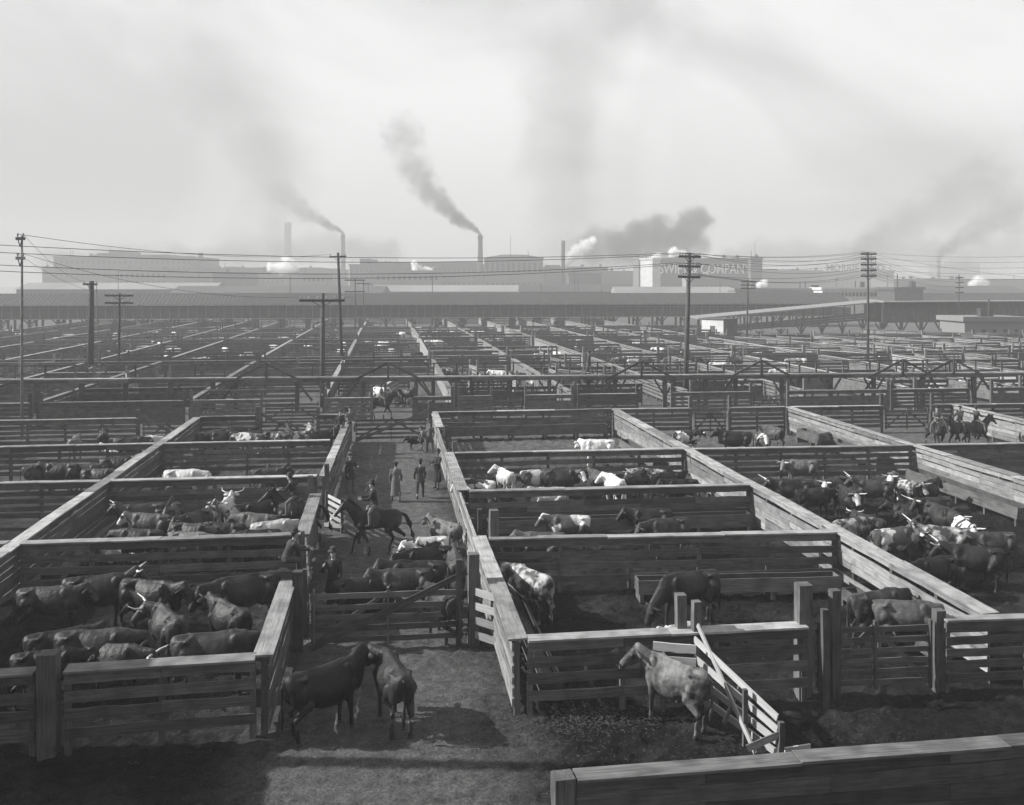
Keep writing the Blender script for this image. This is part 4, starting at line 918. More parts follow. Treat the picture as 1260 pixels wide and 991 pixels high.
# horned herd
H = [(985, 566, 178, 'left', 'tan', 1, 0, 'tan horned steer, rearmost on the left of the herd'), (975, 590, 182, 'stand', 'dark', 2, 0, 'long dark steer with a white patch at the left of the herd'), (1000, 601, 0, 'low', 'dark', 0, 0, 'dark steer seen side on near the long bright fence'),
     (1028, 588, 215, 'stand', 'brown', 1, 1, 'brown steer with a pale blaze looking over the herd'), (1042, 600, 262, 'stand', 'dark', 1, 1, 'white-faced dark steer walking straight at the camera'), (1075, 591, 172, 'up', 'brown', 2, 0, 'tall brown longhorn standing in the middle of the herd'),
     (1098, 583, 235, 'up', 'patch', 1, 1, 'white-faced steer at the back right of the herd'), (1112, 590, 285, 'stand', 'roan', 1, 0, 'roan and white longhorn coming forward right of centre'), (1140, 592, 15, 'stand', 'dark', 0, 0, 'dark steer hidden behind the roan longhorn'),
     (1150, 612, 190, 'stand', 'dark', 2, 0, 'dark steer with upturned horns near the right trough'), (1158, 622, 268, 'low', 'dark', 1, 1, 'white-faced steer with drooping head at the right of the herd'), (1048, 638, 20, 'low', 'roan', 1, 0, 'roan steer by the long bright fence, lower left of the herd'),
     (1068, 634, 100, 'right', 'dark', 1, 0, 'dark steer turned away next to the lower roan one'), (1098, 650, 350, 'low', 'patch', 1, 0, 'white and red steer low in the middle of the herd'), (1112, 668, 5, 'lie', 'dark', 0, 0, 'dark steer lying in shade below the white and red one'),
     (1160, 648, 165, 'up', 'roan', 2, 0, 'roan longhorn looking left, lower right of the herd'), (1188, 640, 265, 'stand', 'pied', 1, 1, 'spotted white-faced steer near the right edge'), (1200, 672, 178, 'stand', 'dark', 2, 0, 'heavy dark longhorn at the right edge'),
     (1150, 686, 176, 'low', 'black', 1, 0, 'black steer with pale horns low at the right'), (1195, 694, 184, 'lie', 'dark', 1, 0, 'dark steer lying lowest at the right edge'), (1222, 655, 185, 'stand', 'brown', 0, 0, 'brown steer cut by the right edge'),
     (1120, 622, 140, 'lie', 'dark', 0, 0, 'dark steer resting in the centre of the herd')]
for px, py, hd, kd, ct, hn, fc, lb in H: cb(px, py, hd, kd, ct, lb, horns=hn, face=bool(fc), cat='steer', group='horned herd in the big right pen')
# nearest left pen
for px, py, hd, kd, ct, hn, lb, s in [(60, 722, 12, 'stand', 'brown', 0, 'brown cow at the left edge of the nearest left pen', 1.), (120, 708, 3, 'up', 'dark', 1, 'pale-backed cow with horned head raised against the rear fence', 1.1), (185, 714, 4, 'stand', 'black', 0, 'long black cow side on in the nearest left pen', 1.25),
        (206, 750, 122, 'left', 'brown', 2, 'bony horned cow looking left in the middle of the nearest left pen', 1.08), (282, 742, 108, 'stand', 'dark', 0, 'dark hipped cow seen from behind beside the horned one', 1.1), (300, 708, 184, 'low', 'dark', 0, 'dark cow by the sitting man in the nearest left pen', 1.15),
        (262, 778, -6, 'low', 'brown', 0, 'brown cow with lowered head against the front left fence', 1.1), (75, 775, 20, 'stand', 'dark', 0, 'dark cow in the shade of the lower left corner', 1.05),
        (118, 775, 28, 'low', 'dark', 0, 'dark cow heading away in the lower left group', 1.1), (140, 792, 24, 'low', 'dark', 2, 'dark cow with a curved pale horn near the front left fence', 1.05), (58, 800, 15, 'low', 'black', 0, 'black cow with a white blaze at the far lower left', 1.)]:
    cb(px, py, hd, kd, ct, lb, horns=hn, s=s, face=('blaze' in lb))
# crowded left pen
for i, (px, py, hd, kd, ct, hn, lb) in enumerate([(175, 620, 185, 'up', 'brown', 1, 'horned cow rearmost on the left of the crowded left pen'), (185, 632, 182, 'stand', 'brown', 0, 'white-faced cow facing left in the crowded left pen'), (172, 651, 180, 'low', 'dark', 0, 'dark cow with lowered head against the left of the crowded left pen'),
        (212, 622, 262, 'up', 'brown', 0, 'brown cow with raised head coming forward in the crowded left pen'), (238, 630, 250, 'stand', 'dark', 0, 'dark cow, left of the white longhorn'), (254, 625, 80, 'up', 'roan', 0, 'grey cow just left of the white longhorn'), (278, 614, 95, 'up', 'white', 2, 'white longhorn seen from behind, head high, in the crowded left pen'),
        (236, 644, 3, 'low', 'dark', 0, 'long dark cow in the middle of the crowded left pen'), (275, 643, 178, 'low', 'black', 0, 'black cow in front of the white longhorn'), (232, 655, 2, 'low', 'tan', 0, 'pale tan back close to the rail in the crowded left pen'), (318, 632, 182, 'low', 'brown', 0, 'brown cow left of the mounted horse'),
        (335, 641, 4, 'low', 'white', 0, 'white spotted cow with lowered head beside the mounted horse'), (318, 652, 184, 'low', 'dark', 0, 'dark cow against the rail below the white spotted one'), (155, 664, 178, 'lie', 'white', 0, 'white cow lying behind the middle rail'), (322, 618, 176, 'low', 'black', 0, 'black cow behind the mounted horse'), (292, 628, 92, 'low', 'dark', 0, 'dark cow at the right flank of the white longhorn')]):
    cb(px, py, hd, kd, ct, lb, horns=hn, face=(i == 1))
cb(226, 578, 2, 'low', 'white', 'white steer standing alone in the third left pen', s=1.1); cb(330, 576, 12, 'up', 'brown', 'brown steer in the right of the third left pen'); cb(345, 582, 0, 'lie', 'tan', 'tan steer lying by the rail of the third left pen')
for px, py, hd, kd, ct, lb in [(258, 530, 30, 'stand', 'brown', 'leftmost'), (275, 531, 185, 'low', 'dark', 'second'), (297, 527, 15, 'stand', 'black', 'third'), (318, 530, 190, 'low', 'brown', 'fourth'), (340, 531, 0, 'graze', 'dark', 'fifth'), (355, 527, 80, 'up', 'dark', 'sixth'), (364, 531, 200, 'stand', 'roan', 'seventh'), (382, 524, 100, 'stand', 'roan', 'eighth, mottled'), (398, 529, 0, 'stand', 'dark', 'ninth'), (308, 533, 170, 'low', 'patch', 'white-spotted')]:
    cb(px, py, hd, kd, ct, lb + ' of the cattle lined up in the fourth left pen')
for px, py, hd, kd, ct, lb in [(50, 572, 20, 'low', 'brown', 'leftmost'), (75, 570, 185, 'stand', 'dark', 'second'), (102, 572, 10, 'stand', 'brown', 'third'), (122, 577, 0, 'low', 'dark', 'fourth'), (145, 563, 8, 'up', 'dark', 'tallest')]:
    cb(px, py, hd, kd, ct, lb + ' of the shaggy cattle left of the long left fence', group='shaggy cattle at the far left')
for px, py, hd, kd, ct, lb in [(92, 538, 100, 'stand', 'tan', 'tan cow in the far left pen'), (127, 530, 90, 'stand', 'black', 'black cow seen from behind in the far left pen'), (160, 538, 5, 'low', 'brown', 'brown cow in the far left pen beside the white one'), (178, 537, 2, 'low', 'white', 'white cow in the far left pen'), (142, 547, 180, 'lie', 'white', 'white cow lying in the far left pen')]:
    cb(px, py, hd, kd, ct, lb, group='shaggy cattle at the far left')
# alley
for px, py, hd, kd, ct, lb, s in [(548, 641, 100, 'up', 'tan', 'tan heifer looking back from beside the right alley fence', 1.), (527, 661, 172, 'low', 'pied', 'black and white calf behind the dark cows in the alley', .85), (525, 674, 188, 'low', 'black', 'black cow in the middle of the alley bunch', 1.1), (512, 690, 176, 'stand', 'dark', 'dark cow facing left in the alley bunch', 1.12),
        (497, 700, 184, 'stand', 'brown', 'brown cow nearest the front gate in the alley bunch', 1.05), (560, 682, 100, 'stand', 'brown', 'brown cow squeezed along the right alley fence', 1.05), (440, 712, 10, 'low', 'dark', 'dark cow beside the man behind the front gate', .95), (455, 722, 185, 'lie', 'dark', 'dark cow lying behind the front gate', 1.), (545, 725, 110, 'low', 'dark', 'dark cow tight behind the right end of the front gate', 1.)]:
    cb(px, py, hd, kd, ct, lb, s=s, group='cattle in the central alley')
cb(512, 537, 182, 'stand', 'black', 'small black calf near the far alley gate', s=.62, group='cattle in the central alley', cat='calf')
# beyond the walkway: one mesh each, too small to show parts
wh = ['black', 'dark', 'brown', 'tan', 'white', 'white', 'white', 'roan', 'pied', 'tan', 'patch']
names = dict(black='black', dark='dark', brown='brown', tan='tan', white='white', roan='roan', pied='black and white', patch='brown and white')
ncf = 0
def side_(p):
    n = sum(1 for c in cols if (0 < c <= p[0]) or (p[0] <= c < 0))
    return '%s bay %s of the alley' % (ordn[min(18, n)], 'right' if p[0] > 0 else 'left')
for (px, py, n, sx, sy) in [(610, 478, 6, 3, 1.5), (565, 470, 5, 3, 2), (490, 495, 3, 2, 1), (655, 478, 2, 1, 1), (960, 472, 3, 3, 1.5), (1035, 478, 4, 3, 1.5), (1120, 478, 7, 5, 2), (1180, 492, 6, 4, 1), (860, 452, 10, 8, 3), (920, 452, 6, 8, 3), (790, 440, 6, 6, 3), (740, 427, 8, 6, 3), (350, 424, 22, 14, 4), (300, 425, 12, 9, 3), (255, 412, 6, 8, 3),
        (480, 430, 8, 5, 2), (465, 416, 5, 6, 3), (500, 423, 5, 5, 2), (560, 415, 6, 6, 3), (600, 424, 6, 6, 4), (640, 425, 6, 5, 4), (690, 411, 6, 6, 4), (110, 441, 7, 5, 2), (140, 428, 5, 5, 3), (190, 437, 4, 4, 2), (70, 425, 4, 4, 3), (230, 455, 5, 4, 2), (320, 455, 5, 4, 2), (770, 455, 4, 3, 2), (820, 415, 7, 8, 4), (985, 455, 5, 5, 2), (1080, 438, 8, 7, 3), (1150, 446, 9, 8, 3), (1000, 432, 8, 8, 3), (900, 440, 6, 6, 3), (430, 403, 5, 8, 4), (560, 403, 5, 8, 4), (720, 402, 5, 8, 3)]:
    c0 = at(px, py)
    for k in range(n):
        p = Vector((c0.x + rc.gauss(0, sx) * .8, c0.y + rc.gauss(0, sy), 0))
        if p.y < 66: continue
        if any(abs(p.x - c) < 1.1 for c in cols): p.x += 1.6
        ct = rc.choice(wh); kd = rc.choice(list(COWFAR)); 
        o = link('cow', COWFAR[kd], None, p, (0, 0, R(rc.choice((0, 180)) + rc.gauss(0, 35)))); ncf += 1
        for i in (0, 1): o.material_slots[i].link = 'OBJECT'; o.material_slots[i].material = HID[ct]
        tag(o, 'distant %s steer, %s, %s row past the walkway' % (names[ct], side_(p), ordn[min(18, sum(1 for r0 in rows if r0 < p.y))]), 'steer', 'distant cattle behind the walkway')

def herd_mass():                                      # far cattle nobody could count
    src = {k: decim(COW[k]['body'], .02, 't') for k in ('stand', 'low')}; rm = random.Random(77)
    for ct, nm, n in (('dark', 'dark and brown', 150), ('white', 'pale', 120)):
        m = MB()
        for _ in range(n):
            x = rm.uniform(-75, 60); y = rm.uniform(112, 200); me = src[rm.choice(('stand', 'low'))]
            if not inview(x, y, 0) or min(abs(x - c) for c in cols) < 1.2: continue
            a = rm.uniform(0, 6.28); c_, s_ = math.cos(a), math.sin(a); b = len(m.v)
            m.v += [(x + v.co.x * c_ - v.co.y * s_, y + v.co.x * s_ + v.co.y * c_, v.co.z) for v in me.vertices]; m.f += [tuple(b + i for i in p.vertices) for p in me.polygons]
        tag(m.build('far_herd', HID[ct], smooth=True), nm + ' cattle crowding the farthest pens in front of the bridge', 'cattle', kind='stuff')
herd_mass()

# ------------------------------------------------------------------ horses
def horse_mesh(neck=R(48), hp=R(50), yaw=0., gait=1., shirt=0):
    mb = MB()
    mb.ring([(-.86, 1.2, .05, .1), (-.82, 1.18, .17, .24), (-.66, 1.19, .26, .31), (-.4, 1.2, .27, .31), (-.1, 1.17, .26, .30), (.2, 1.15, .26, .32), (.42, 1.17, .25, .34), (.62, 1.18, .2, .32), (.74, 1.18, .1, .2)], 18)
    nb = Vector((.58, 0, 1.28)); cy_, sy_ = math.cos(yaw), math.sin(yaw); nl = .66
    poll = nb + Vector((nl * math.cos(neck) * cy_, nl * math.cos(neck) * sy_, nl * math.sin(neck))); y2 = yaw * 1.3
    hd = Vector((math.cos(hp) * math.cos(y2), math.cos(hp) * math.sin(y2), -math.sin(hp))); side = Vector((-math.sin(y2), math.cos(y2), 0)); up = side.cross(hd); up = up if up.z > 0 else -up
    for t in range(6):
        p = nb.lerp(poll, t / 5); r_ = (.29, .26, .225, .19, .16, .13)[t]; mb.ell(p, (r_ * .8, r_ * .52, r_), 12, 8)
    bq = Matrix((hd, side, up)).transposed()
    mb.tube([nb, poll], [.12, .08], 10); mb.ell(poll + hd * .12 - up * .03, (.19, .085, .12), 12, 8, bq); mb.tube([poll + hd * .05, poll + hd * .33, poll + hd * .52], [.09, .065, .055], 12); mb.ell(poll + hd * .53, (.06, .055, .06), 10, 6, bq)
    for s in (-1, 1):
        y = s * .16; o = gait * s * .2
        mb.limb([(-.62, y, 1.1), (-.48 + o * .5, y * 1.1, .84), (-.76 + o, y, .56), (-.70 + o * 1.3, y, .30), (-.70 + o * 1.5, y, .12)], [.21, .13, .06, .042, .05]); mb.tube([(-.7 + o * 1.5, y, .12), (-.66 + o * 1.5, y, 0)], [.048, .068], 10)
        o = -gait * s * .2
        mb.limb([(.5, y, 1.02), (.48, y, .82), (.50 + o, y, .50), (.50 + o * 1.3, y, .3), (.50 + o * 1.4, y, .12)], [.16, .10, .055, .038, .047]); mb.tube([(.5 + o * 1.4, y, .12), (.54 + o * 1.4, y, 0)], [.045, .064], 10)
    me = remesh(mb, .034, HID['dark'], 3, 'horse_body')
    eb = MB()
    for s in (-1, 1): eb.tube([poll + side * s * .05 + up * .07, poll + side * s * .06 + up * .15, poll + side * s * .05 + up * .22], [.03, .028, .005], 7)
    bm = bmesh.new(); bm.from_mesh(me); t = eb.mesh('e', HID['dark'], True); bm.from_mesh(t); bm.to_mesh(me); bm.free(); me.shade_smooth()
    mane = MB()
    for t in range(7):
        p = nb.lerp(poll, t / 6) + Vector((-.10, 0, .0)) + Vector((-.02, 0, .13 - .05 * t / 6)); mane.ell(p, (.07, .045, .11), 8, 6)
    tail = MB().limb([(-.84, 0, 1.34), (-.98, 0, 1.26), (-1.12, 0, .98), (-1.22, .02, .6), (-1.28, .02, .42)], [.05, .06, .085, .075, .02])
    br = MB(); a = poll + hd * .34
    br.tube([a + side * .075 + up * .05, a + side * .08 - up * .07, a - side * .08 - up * .07, a - side * .075 + up * .05, a + side * .075 + up * .05], .014, 5)
    for s in (-1, 1): br.tube([poll + side * s * .07 + up * .08, a + side * s * .08 - up * .02], .012, 5); br.tube([a + side * s * .08 - up * .03, Vector((.42, s * .1, 1.52))], .011, 5)
    sd = MB().limb([(-.1, 0, 1.49), (.08, 0, 1.46), (.26, 0, 1.5)], [.12, .11, .10]); 
    for s in (-1, 1): sd.ell((.08, s * .25, 1.25), (.2, .03, .26), 10, 8); sd.tube([(.1, s * .3, 1.2), (.12, s * .33, .82)], .014, 5)
    return dict(body=me, mane=mane.mesh('mane', HID['black'], True), tail=tail.mesh('tail', HID['black'], True), bridle=br.mesh('bridle', M['leather'], True), saddle=sd.mesh('saddle', M['leather'], True))
HS = dict(walk=horse_mesh(), high=horse_mesh(neck=R(52), hp=R(42), yaw=R(10), gait=.3))
def horse(pos, head, kind, coat, label, s=1., saddle=True):
    v = HS[kind]; root = empty('horse', pos, R(head), label, 'horse', 'saddle horses'); root.scale = (s,) * 3
    for k in ('body', 'mane', 'tail', 'bridle', 'saddle'):
        if k == 'saddle' and not saddle: continue
        o = link(k, v[k], root)
        if k == 'body': o.material_slots[0].link = 'OBJECT'; o.material_slots[0].material = HID[coat]
    return root

# ------------------------------------------------------------------ people
def person(pos, head, label, legs=((0, 0), (0, 0)), arms=((10, 15, 10), (10, 15, 10)), lean=0., hat='bowler', coat='coat_black', coatlen=.0, trousers='cloth_mid', seat=False, s=1., look=0., group='stockmen in the yard', spread=8, roll=0.):
    """legs: (hip swing, knee bend) in degrees; arms: (forward swing, outward, elbow bend)"""
    root = empty('person', pos, R(head), label, 'person', group); root.scale = (s,) * 3
    hipz = 0. if seat else .93
    ln = R(lean); ax = Vector((math.sin(ln), 0, math.cos(ln)))
    hip = Vector((0, 0, hipz)); chest = hip + ax * .40; neck = hip + ax * .56; hd = neck + Vector((math.sin(ln * .5), 0, math.cos(ln * .5))) * .17
    joints = []
    b = MB(); cl = MB(); tr = MB(); sh = MB()
    b.ell(hip, (.12, .16, .12)); b.limb([hip, hip + ax * .2, chest, neck - ax * .06], [.12, .115, .125, .07]); b.ell(chest, (.11, .17, .17))
    b.limb([neck - ax * .05, hd - Vector((0, 0, .05))], [.062, .055])
    lq = Matrix.Rotation(R(look), 3, 'Z')
    b.ell(hd + Vector((.0, 0, .03)), (.096, .077, .115), 14, 10, lq); b.ell(hd + lq @ Vector((.03, 0, -.055)), (.06, .05, .055), 10, 8)
    b.ell(hd + lq @ Vector((.103, 0, .0)), (.022, .014, .026), 8, 6); b.ell(hd + lq @ Vector((.086, 0, -.052)), (.014, .026, .010), 8, 6)
    for sgn in (-1, 1): b.ell(hd + lq @ Vector((0, sgn * .08, .005)), (.022, .012, .032), 8, 6)
    fing = MB()
    for i, sgn in enumerate((1, -1)):
        hj = hip + Vector((0, sgn * .095, -.02)); a, kb = R(legs[i][0]), R(legs[i][1]); sp = R(spread) * sgn
        kn = hj + Vector((math.sin(a), math.sin(sp) * (2.2 if seat else 1), -math.cos(a))).normalized() * .44
        an = kn + Vector((math.sin(a - kb), math.sin(sp) * .3, -math.cos(a - kb))).normalized() * .43
        b.limb([hj, kn, an], [.09, .058, .04]); tr.limb([hj, hj.lerp(kn, .5), kn, kn.lerp(an, .5), an + Vector((0, 0, .03))], [.105, .09, .072, .066, .06])
        ft = an + Vector((.13, sgn * .01, -.035)); sh.limb([an, an + Vector((0, 0, -.03)), ft], [.05, .05, .042]); b.limb([an, ft], [.035, .03])
        sj = chest + ax * .09 + Vector((0, sgn * .19, 0)); f, o, e = (R(v) for v in arms[i])
        d1 = Vector((math.sin(f + ln * .3), sgn * math.sin(o), -math.cos(f + ln * .3) * math.cos(o))).normalized()
        el = sj + d1 * .28; d2 = Vector((math.sin(f + e), sgn * math.sin(o) * .1 - sgn * math.sin(e) * .35, -math.cos(f + e))).normalized(); wr = el + d2 * .25
        b.limb([sj, el, wr], [.055, .042, .03]); cl.limb([chest + ax * .08, sj, el, wr - d2 * .02], [.08, .078, .062, .05])
        pc = wr + d2 * .05; sd_ = Vector((0, 1, 0)) if abs(d2.y) < .8 else Vector((1, 0, 0)); ac = d2.cross(sd_).normalized()
        b.ell(pc, .04, 8, 6)
        for q in range(4):
            st = pc + ac * (.03 - .02 * q) + d2 * .03; L_ = (.075, .085, .08, .06)[q]; cu = d2.cross(ac) * .35 * sgn
            fing.tube([st, st + d2 * L_ * .55, st + (d2 + cu).normalized() * L_], [.0095, .009, .007], 6)
        fing.tube([pc + ac * .03, pc + ac * .06 + d2 * .02, pc + ac * .065 + d2 * .055], [.011, .010, .007], 6)
    me = remesh(b, .020, M['skin'], 1, 'body')
    bm = bmesh.new(); bm.from_mesh(me); t = fing.mesh('e', M['skin'], True); bm.from_mesh(t); bm.to_mesh(me); bm.free(); me.shade_smooth(); link('body', me, root)
    cl.ell(hip + ax * .05, (.15, .19, .14)); cl.ell(chest - ax * .02, (.15, .205, .22)); cl.limb([hip, hip + ax * .2, chest + ax * .05, neck - ax * .03], [.15, .15, .15, .085])
    if coatlen and not seat:
        b0 = len(cl.v); cl.tube([hip + Vector((0, 0, .1)), hip - Vector((0, 0, coatlen * .5)), hip - Vector((0, 0, coatlen + .05))], [.16, .185, .22], 14)
        cl.v[b0:] = [(x * .95, y * 1.15, z) for x, y, z in cl.v[b0:]]
    elif seat:
        for sgn, i in ((1, 0), (-1, 1)):
            a = R(legs[i][0]); cl.ell(hip + Vector((math.sin(a) * .1, sgn * .1, -.02)), (.14, .1, .11))
    link('coat', remesh(cl, .024, M[coat], 2, 'coat'), root); link('trousers', remesh(tr, .024, M[trousers], 1, 'trousers'), root)
    link('shoes', remesh(sh, .02, M['leather'], 1, 'shoes'), root)
    hair = MB().ell(hd + lq @ Vector((-.018, 0, .045)), (.094, .084, .105), 14, 8); 
    ht = MB(); top = hd + Vector((0, 0, .10))
    if hat == 'bowler': ht.lathe([(.16, .0), (.162, .012), (.102, .016), (.104, .07), (.085, .115), (.04, .135), (.005, .138)], 18, top)
    elif hat == 'wide': ht.lathe([(.20, .015), (.20, .025), (.10, .02), (.105, .09), (.07, .12), (.005, .115)], 18, top)
    else: ht.lathe([(.112, -.02), (.118, .02), (.112, .055), (.05, .075), (.005, .078)], 18, top)
    h_ = link('hair', hair.mesh('hair', M['felt'], True), root)
    link('hat', ht.mesh('hat', M['felt'], True), root)
    link('collar', MB().lathe([(.066, -.02), (.062, .03)], 12, neck + Vector((0, 0, .0))).mesh('collar', M['shirt'], True), root)
    return root
RIDE = ((62, 62), (62, 62)); SIT = ((82, 85), (78, 88))
def rider(hpos, head, s, coat, label, **k):
    d = Vector((math.cos(R(head)), math.sin(R(head)), 0)); return person(Vector(hpos) + d * .06 * s + Vector((0, 0, 1.60 * s)), head, label, legs=((48, 50), (52, 48)), arms=((30, 12, 60), (32, 12, 55)), seat=True, coat=coat, spread=32, **k)
hp_ = at(463, 682); horse(hp_, 184, 'walk', 'dark', 'dark brown saddle horse walking left across the alley', 1.12)
rider(hp_, 184, 1.17, 'coat_black', 'mounted man in dark suit and hat riding left across the alley', lean=8)
h2 = at(366, 668); horse(h2, 166, 'high', 'brown', 'brown saddle horse with a white blaze beside the left alley fence', 1.1)
rider(h2, 166, 1.16, 'coat_black', 'hunched mounted man in black at the left alley fence', lean=22)
h3 = at(468, 516); horse(h3, 5, 'walk', 'black', 'dark horse standing beyond the far alley gate', 1.1); rider(h3, 5, 1.1, 'cloth_mid', 'mounted man in grey beyond the far alley gate')
for i, (px, py, hd, c, lb) in enumerate(((1152, 553, 262, 'dark', 'left'), (1182, 552, 200, 'brown', 'middle'), (1200, 552, 5, 'dark', 'right'))):
    p = at(px, py); horse(p, hd, 'walk', c, lb + ' horse of the three at the right edge', 1.1); rider(p, hd, 1.1, ('cloth_mid', 'coat_black', 'cloth_dark')[i], lb + ' rider of the three at the right edge', hat='cap')
person(at(487, 617), 88, 'man in a long grey overcoat walking away up the alley', legs=((14, 4), (-12, 8)), coat='coat_grey', coatlen=.62, hat='cap', s=1.02)
person(at(517, 613), 100, 'slim boy in dark suit with a white collar walking up the alley', legs=((-10, 6), (14, 4)), coat='cloth_dark', coatlen=.12, trousers='cloth_dark', s=1.0)
person(at(538, 601), 215, 'man in a long black coat leaning on the right alley fence', legs=((6, 0), (0, 4)), arms=((25, 10, 70), (30, 10, 60)), coat='coat_black', coatlen=.55, lean=-4, s=1.05)
person(at(431, 606), -60, 'man in a dark coat standing against the left alley fence', arms=((20, 20, 80), (5, 12, 20)), coatlen=.25, s=1.05, hat='cap')
person(at(410, 752), -100, 'man in dark coat and hat standing behind the front gate', arms=((15, 10, 15), (30, 20, 110)), coatlen=.3, s=1.06)
p = at(352, 693, 1.78); person(p + Vector((0, 0, .13)), 20, 'man in a dark suit sitting on the left alley fence', legs=((75, 70), (85, 95)), arms=((40, 10, 40), (45, 10, 35)), seat=True, lean=24, coat='cloth_dark', trousers='cloth_dark')
p = at(419, 526, 1.78); person(p + Vector((0, 0, .13)), 250, 'man in black sitting on the far end of the left alley fence', legs=SIT, seat=True, hat='cap'); p = at(428, 523, 1.78); person(p + Vector((.1, .5, .13)), 280, 'man with a pale face sitting just behind the one in black', legs=SIT, seat=True, hat='cap', coat='cloth_mid')
person(at(529, 556), 250, 'man in dark clothes standing by the right post of the far alley gate', coatlen=.25, coat='cloth_mid')
person(at(524, 557), 190, 'figure bending beside the black calf at the far alley gate', lean=30, coat='cloth_mid', hat='cap', s=.92)
pw = at(724.5, 461.5, WZ); person((pw.x, (WA + WD * ((pw.x - WA.x) / WD.x)).y + .02, WZ), 175, 'man walking along the raised footbridge, seen against the far pens', legs=((24, 6), (-22, 14)), coatlen=.1, hat='wide', coat='cloth_dark', s=1.08)
for k, (px, py, hd, lb) in enumerate(((195, 470, 40, 'small man beyond the walkway at the left'), (655, 484, 200, 'man in pale shirt under the walkway'), (76, 455, 90, 'small dark man at the far left edge'), (833, 462, 90, 'small man right of the leaning pole beyond the walkway'))):
    person(at(px, py), hd, lb, coat=('cloth_mid', 'shirt', 'coat_black', 'cloth_dark')[k])
# leaning timbers in the left pens
for (px, py, L_, a, b_, lb) in ((198, 640, 1.9, 60, 20, 'pale leaning prop against the boarded fence of the crowded left pen'), (326, 582, 1.3, 70, 30, 'short leaning board in the third left pen')):
    p = at(px, py, .8); o = link('leaning_board', bar_mesh(L_, .05, .16, 'wood'), None, (p.x, p.y, L_ * .45), (0, R(-a), R(b_))); tag(o, lb, 'board')

# ------------------------------------------------------------------ smoke, steam and haze
def volmat(name, dens, col, aniso=.2, noise=None, emis=0.):
    m = bpy.data.materials.new(name); m.use_nodes = True; t = m.node_tree; t.nodes.remove(t.nodes['Principled BSDF'])
    v = t.nodes.new('ShaderNodeVolumePrincipled'); t.links.new(v.outputs[0], t.nodes['Material Output'].inputs['Volume'])
    v.inputs['Color'].default_value = g(col); v.inputs['Density'].default_value = dens; v.inputs['Anisotropy'].default_value = aniso
    return m
def soft(name, dens, col, balls, turb, scale, tap):
    """smoke whose density falls off from a string of centres, torn by turbulence; balls in the plume's own metres"""
    m = volmat(name, 0, col); t = m.node_tree; n = t.nodes; l = t.links; v = next(x for x in n if x.type == 'PRINCIPLED_VOLUME'); v.inputs['Density'].default_value = 0
    tc = n.new('ShaderNodeTexCoord'); nz = n.new('ShaderNodeTexNoise'); nz.inputs['Scale'].default_value = scale; nz.inputs['Detail'].default_value = 4; nz.inputs['Roughness'].default_value = .6; l.new(tc.outputs['Object'], nz.inputs[0])
    sb = n.new('ShaderNodeVectorMath'); sb.operation = 'SUBTRACT'; l.new(nz.outputs['Color'], sb.inputs[0]); sb.inputs[1].default_value = (.5, .5, .5)
    prev = None
    for ib, (c, r) in enumerate(balls):
        fade = 1 - tap * ib / len(balls)
        sc_ = n.new('ShaderNodeVectorMath'); sc_.operation = 'SCALE'; l.new(sb.outputs[0], sc_.inputs[0]); sc_.inputs['Scale'].default_value = r * turb
        ad = n.new('ShaderNodeVectorMath'); ad.operation = 'ADD'; l.new(tc.outputs['Object'], ad.inputs[0]); l.new(sc_.outputs[0], ad.inputs[1])
        d = n.new('ShaderNodeVectorMath'); d.operation = 'DISTANCE'; l.new(ad.outputs[0], d.inputs[0]); d.inputs[1].default_value = tuple(c)
        mr = n.new('ShaderNodeMapRange'); mr.interpolation_type = 'SMOOTHSTEP'; l.new(d.outputs['Value'], mr.inputs[0]); mr.inputs[1].default_value = r * 1.15; mr.inputs[2].default_value = r * .25; mr.inputs[3].default_value = 0; mr.inputs[4].default_value = dens * fade * 2.2 / r
        if prev is None: prev = mr.outputs[0]
        else:
            mx = n.new('ShaderNodeMath'); mx.operation = 'MAXIMUM'; l.new(prev, mx.inputs[0]); l.new(mr.outputs[0], mx.inputs[1]); prev = mx.outputs[0]
    l.new(prev, v.inputs['Density']); m.cycles.volume_step_rate = .35
    return m
def plume(px0, py0, D, path, label, dens, col=.12, name='smoke_plume', seed=1, dd=0., cat='smoke', turb=1.9, fine=1.15, tap=.55):
    """path: (px, py, radius in photo pixels); dens: how dark it is at its centre"""
    mb = MB(); s = D / FPX; o0 = far(px0, D); o0.z = zat(py0, D); balls = []
    for i in range(len(path) - 1):
        (x0, y0, r0), (x1, y1, r1) = path[i], path[i + 1]; L = math.hypot(x1 - x0, y1 - y0); k = max(1, int(L / ((r0 + r1) * .5) / .8))
        for j in range(k + (i == len(path) - 2)):
            t = j / k; p = far(x0 + (x1 - x0) * t, D); p.z = zat(y0 + (y1 - y0) * t, D); r = (r0 + (r1 - r0) * t) * s * 1.15; balls.append((p - o0, r)); mb.ell(p - o0, r * 1.5, 12, 8)
    ra = sum(r for _, r in balls) / len(balls)
    me = remesh(mb, max(.5, min(r for _, r in balls) * .5), soft(name, dens, col, balls, turb, fine * .9 / ra, tap), 2, 'plume')
    o = link(name, me, None, o0); tag(o, label, cat, 'smoke over the packing houses', kind='stuff'); return o
plume(422, 289, 700, [(421.5, 287, 2.2), (414, 282, 4), (402, 276, 6), (386, 268, 10), (366, 255, 15), (345, 235, 20)], 'dark smoke drifting up left from the slim chimney', .7, tap=.9)
plume(354, 274, 1100, [(345, 300, 14), (338, 270, 18), (330, 230, 30), (325, 190, 40)], 'thin grey smoke column hanging left of centre', .2, .2)
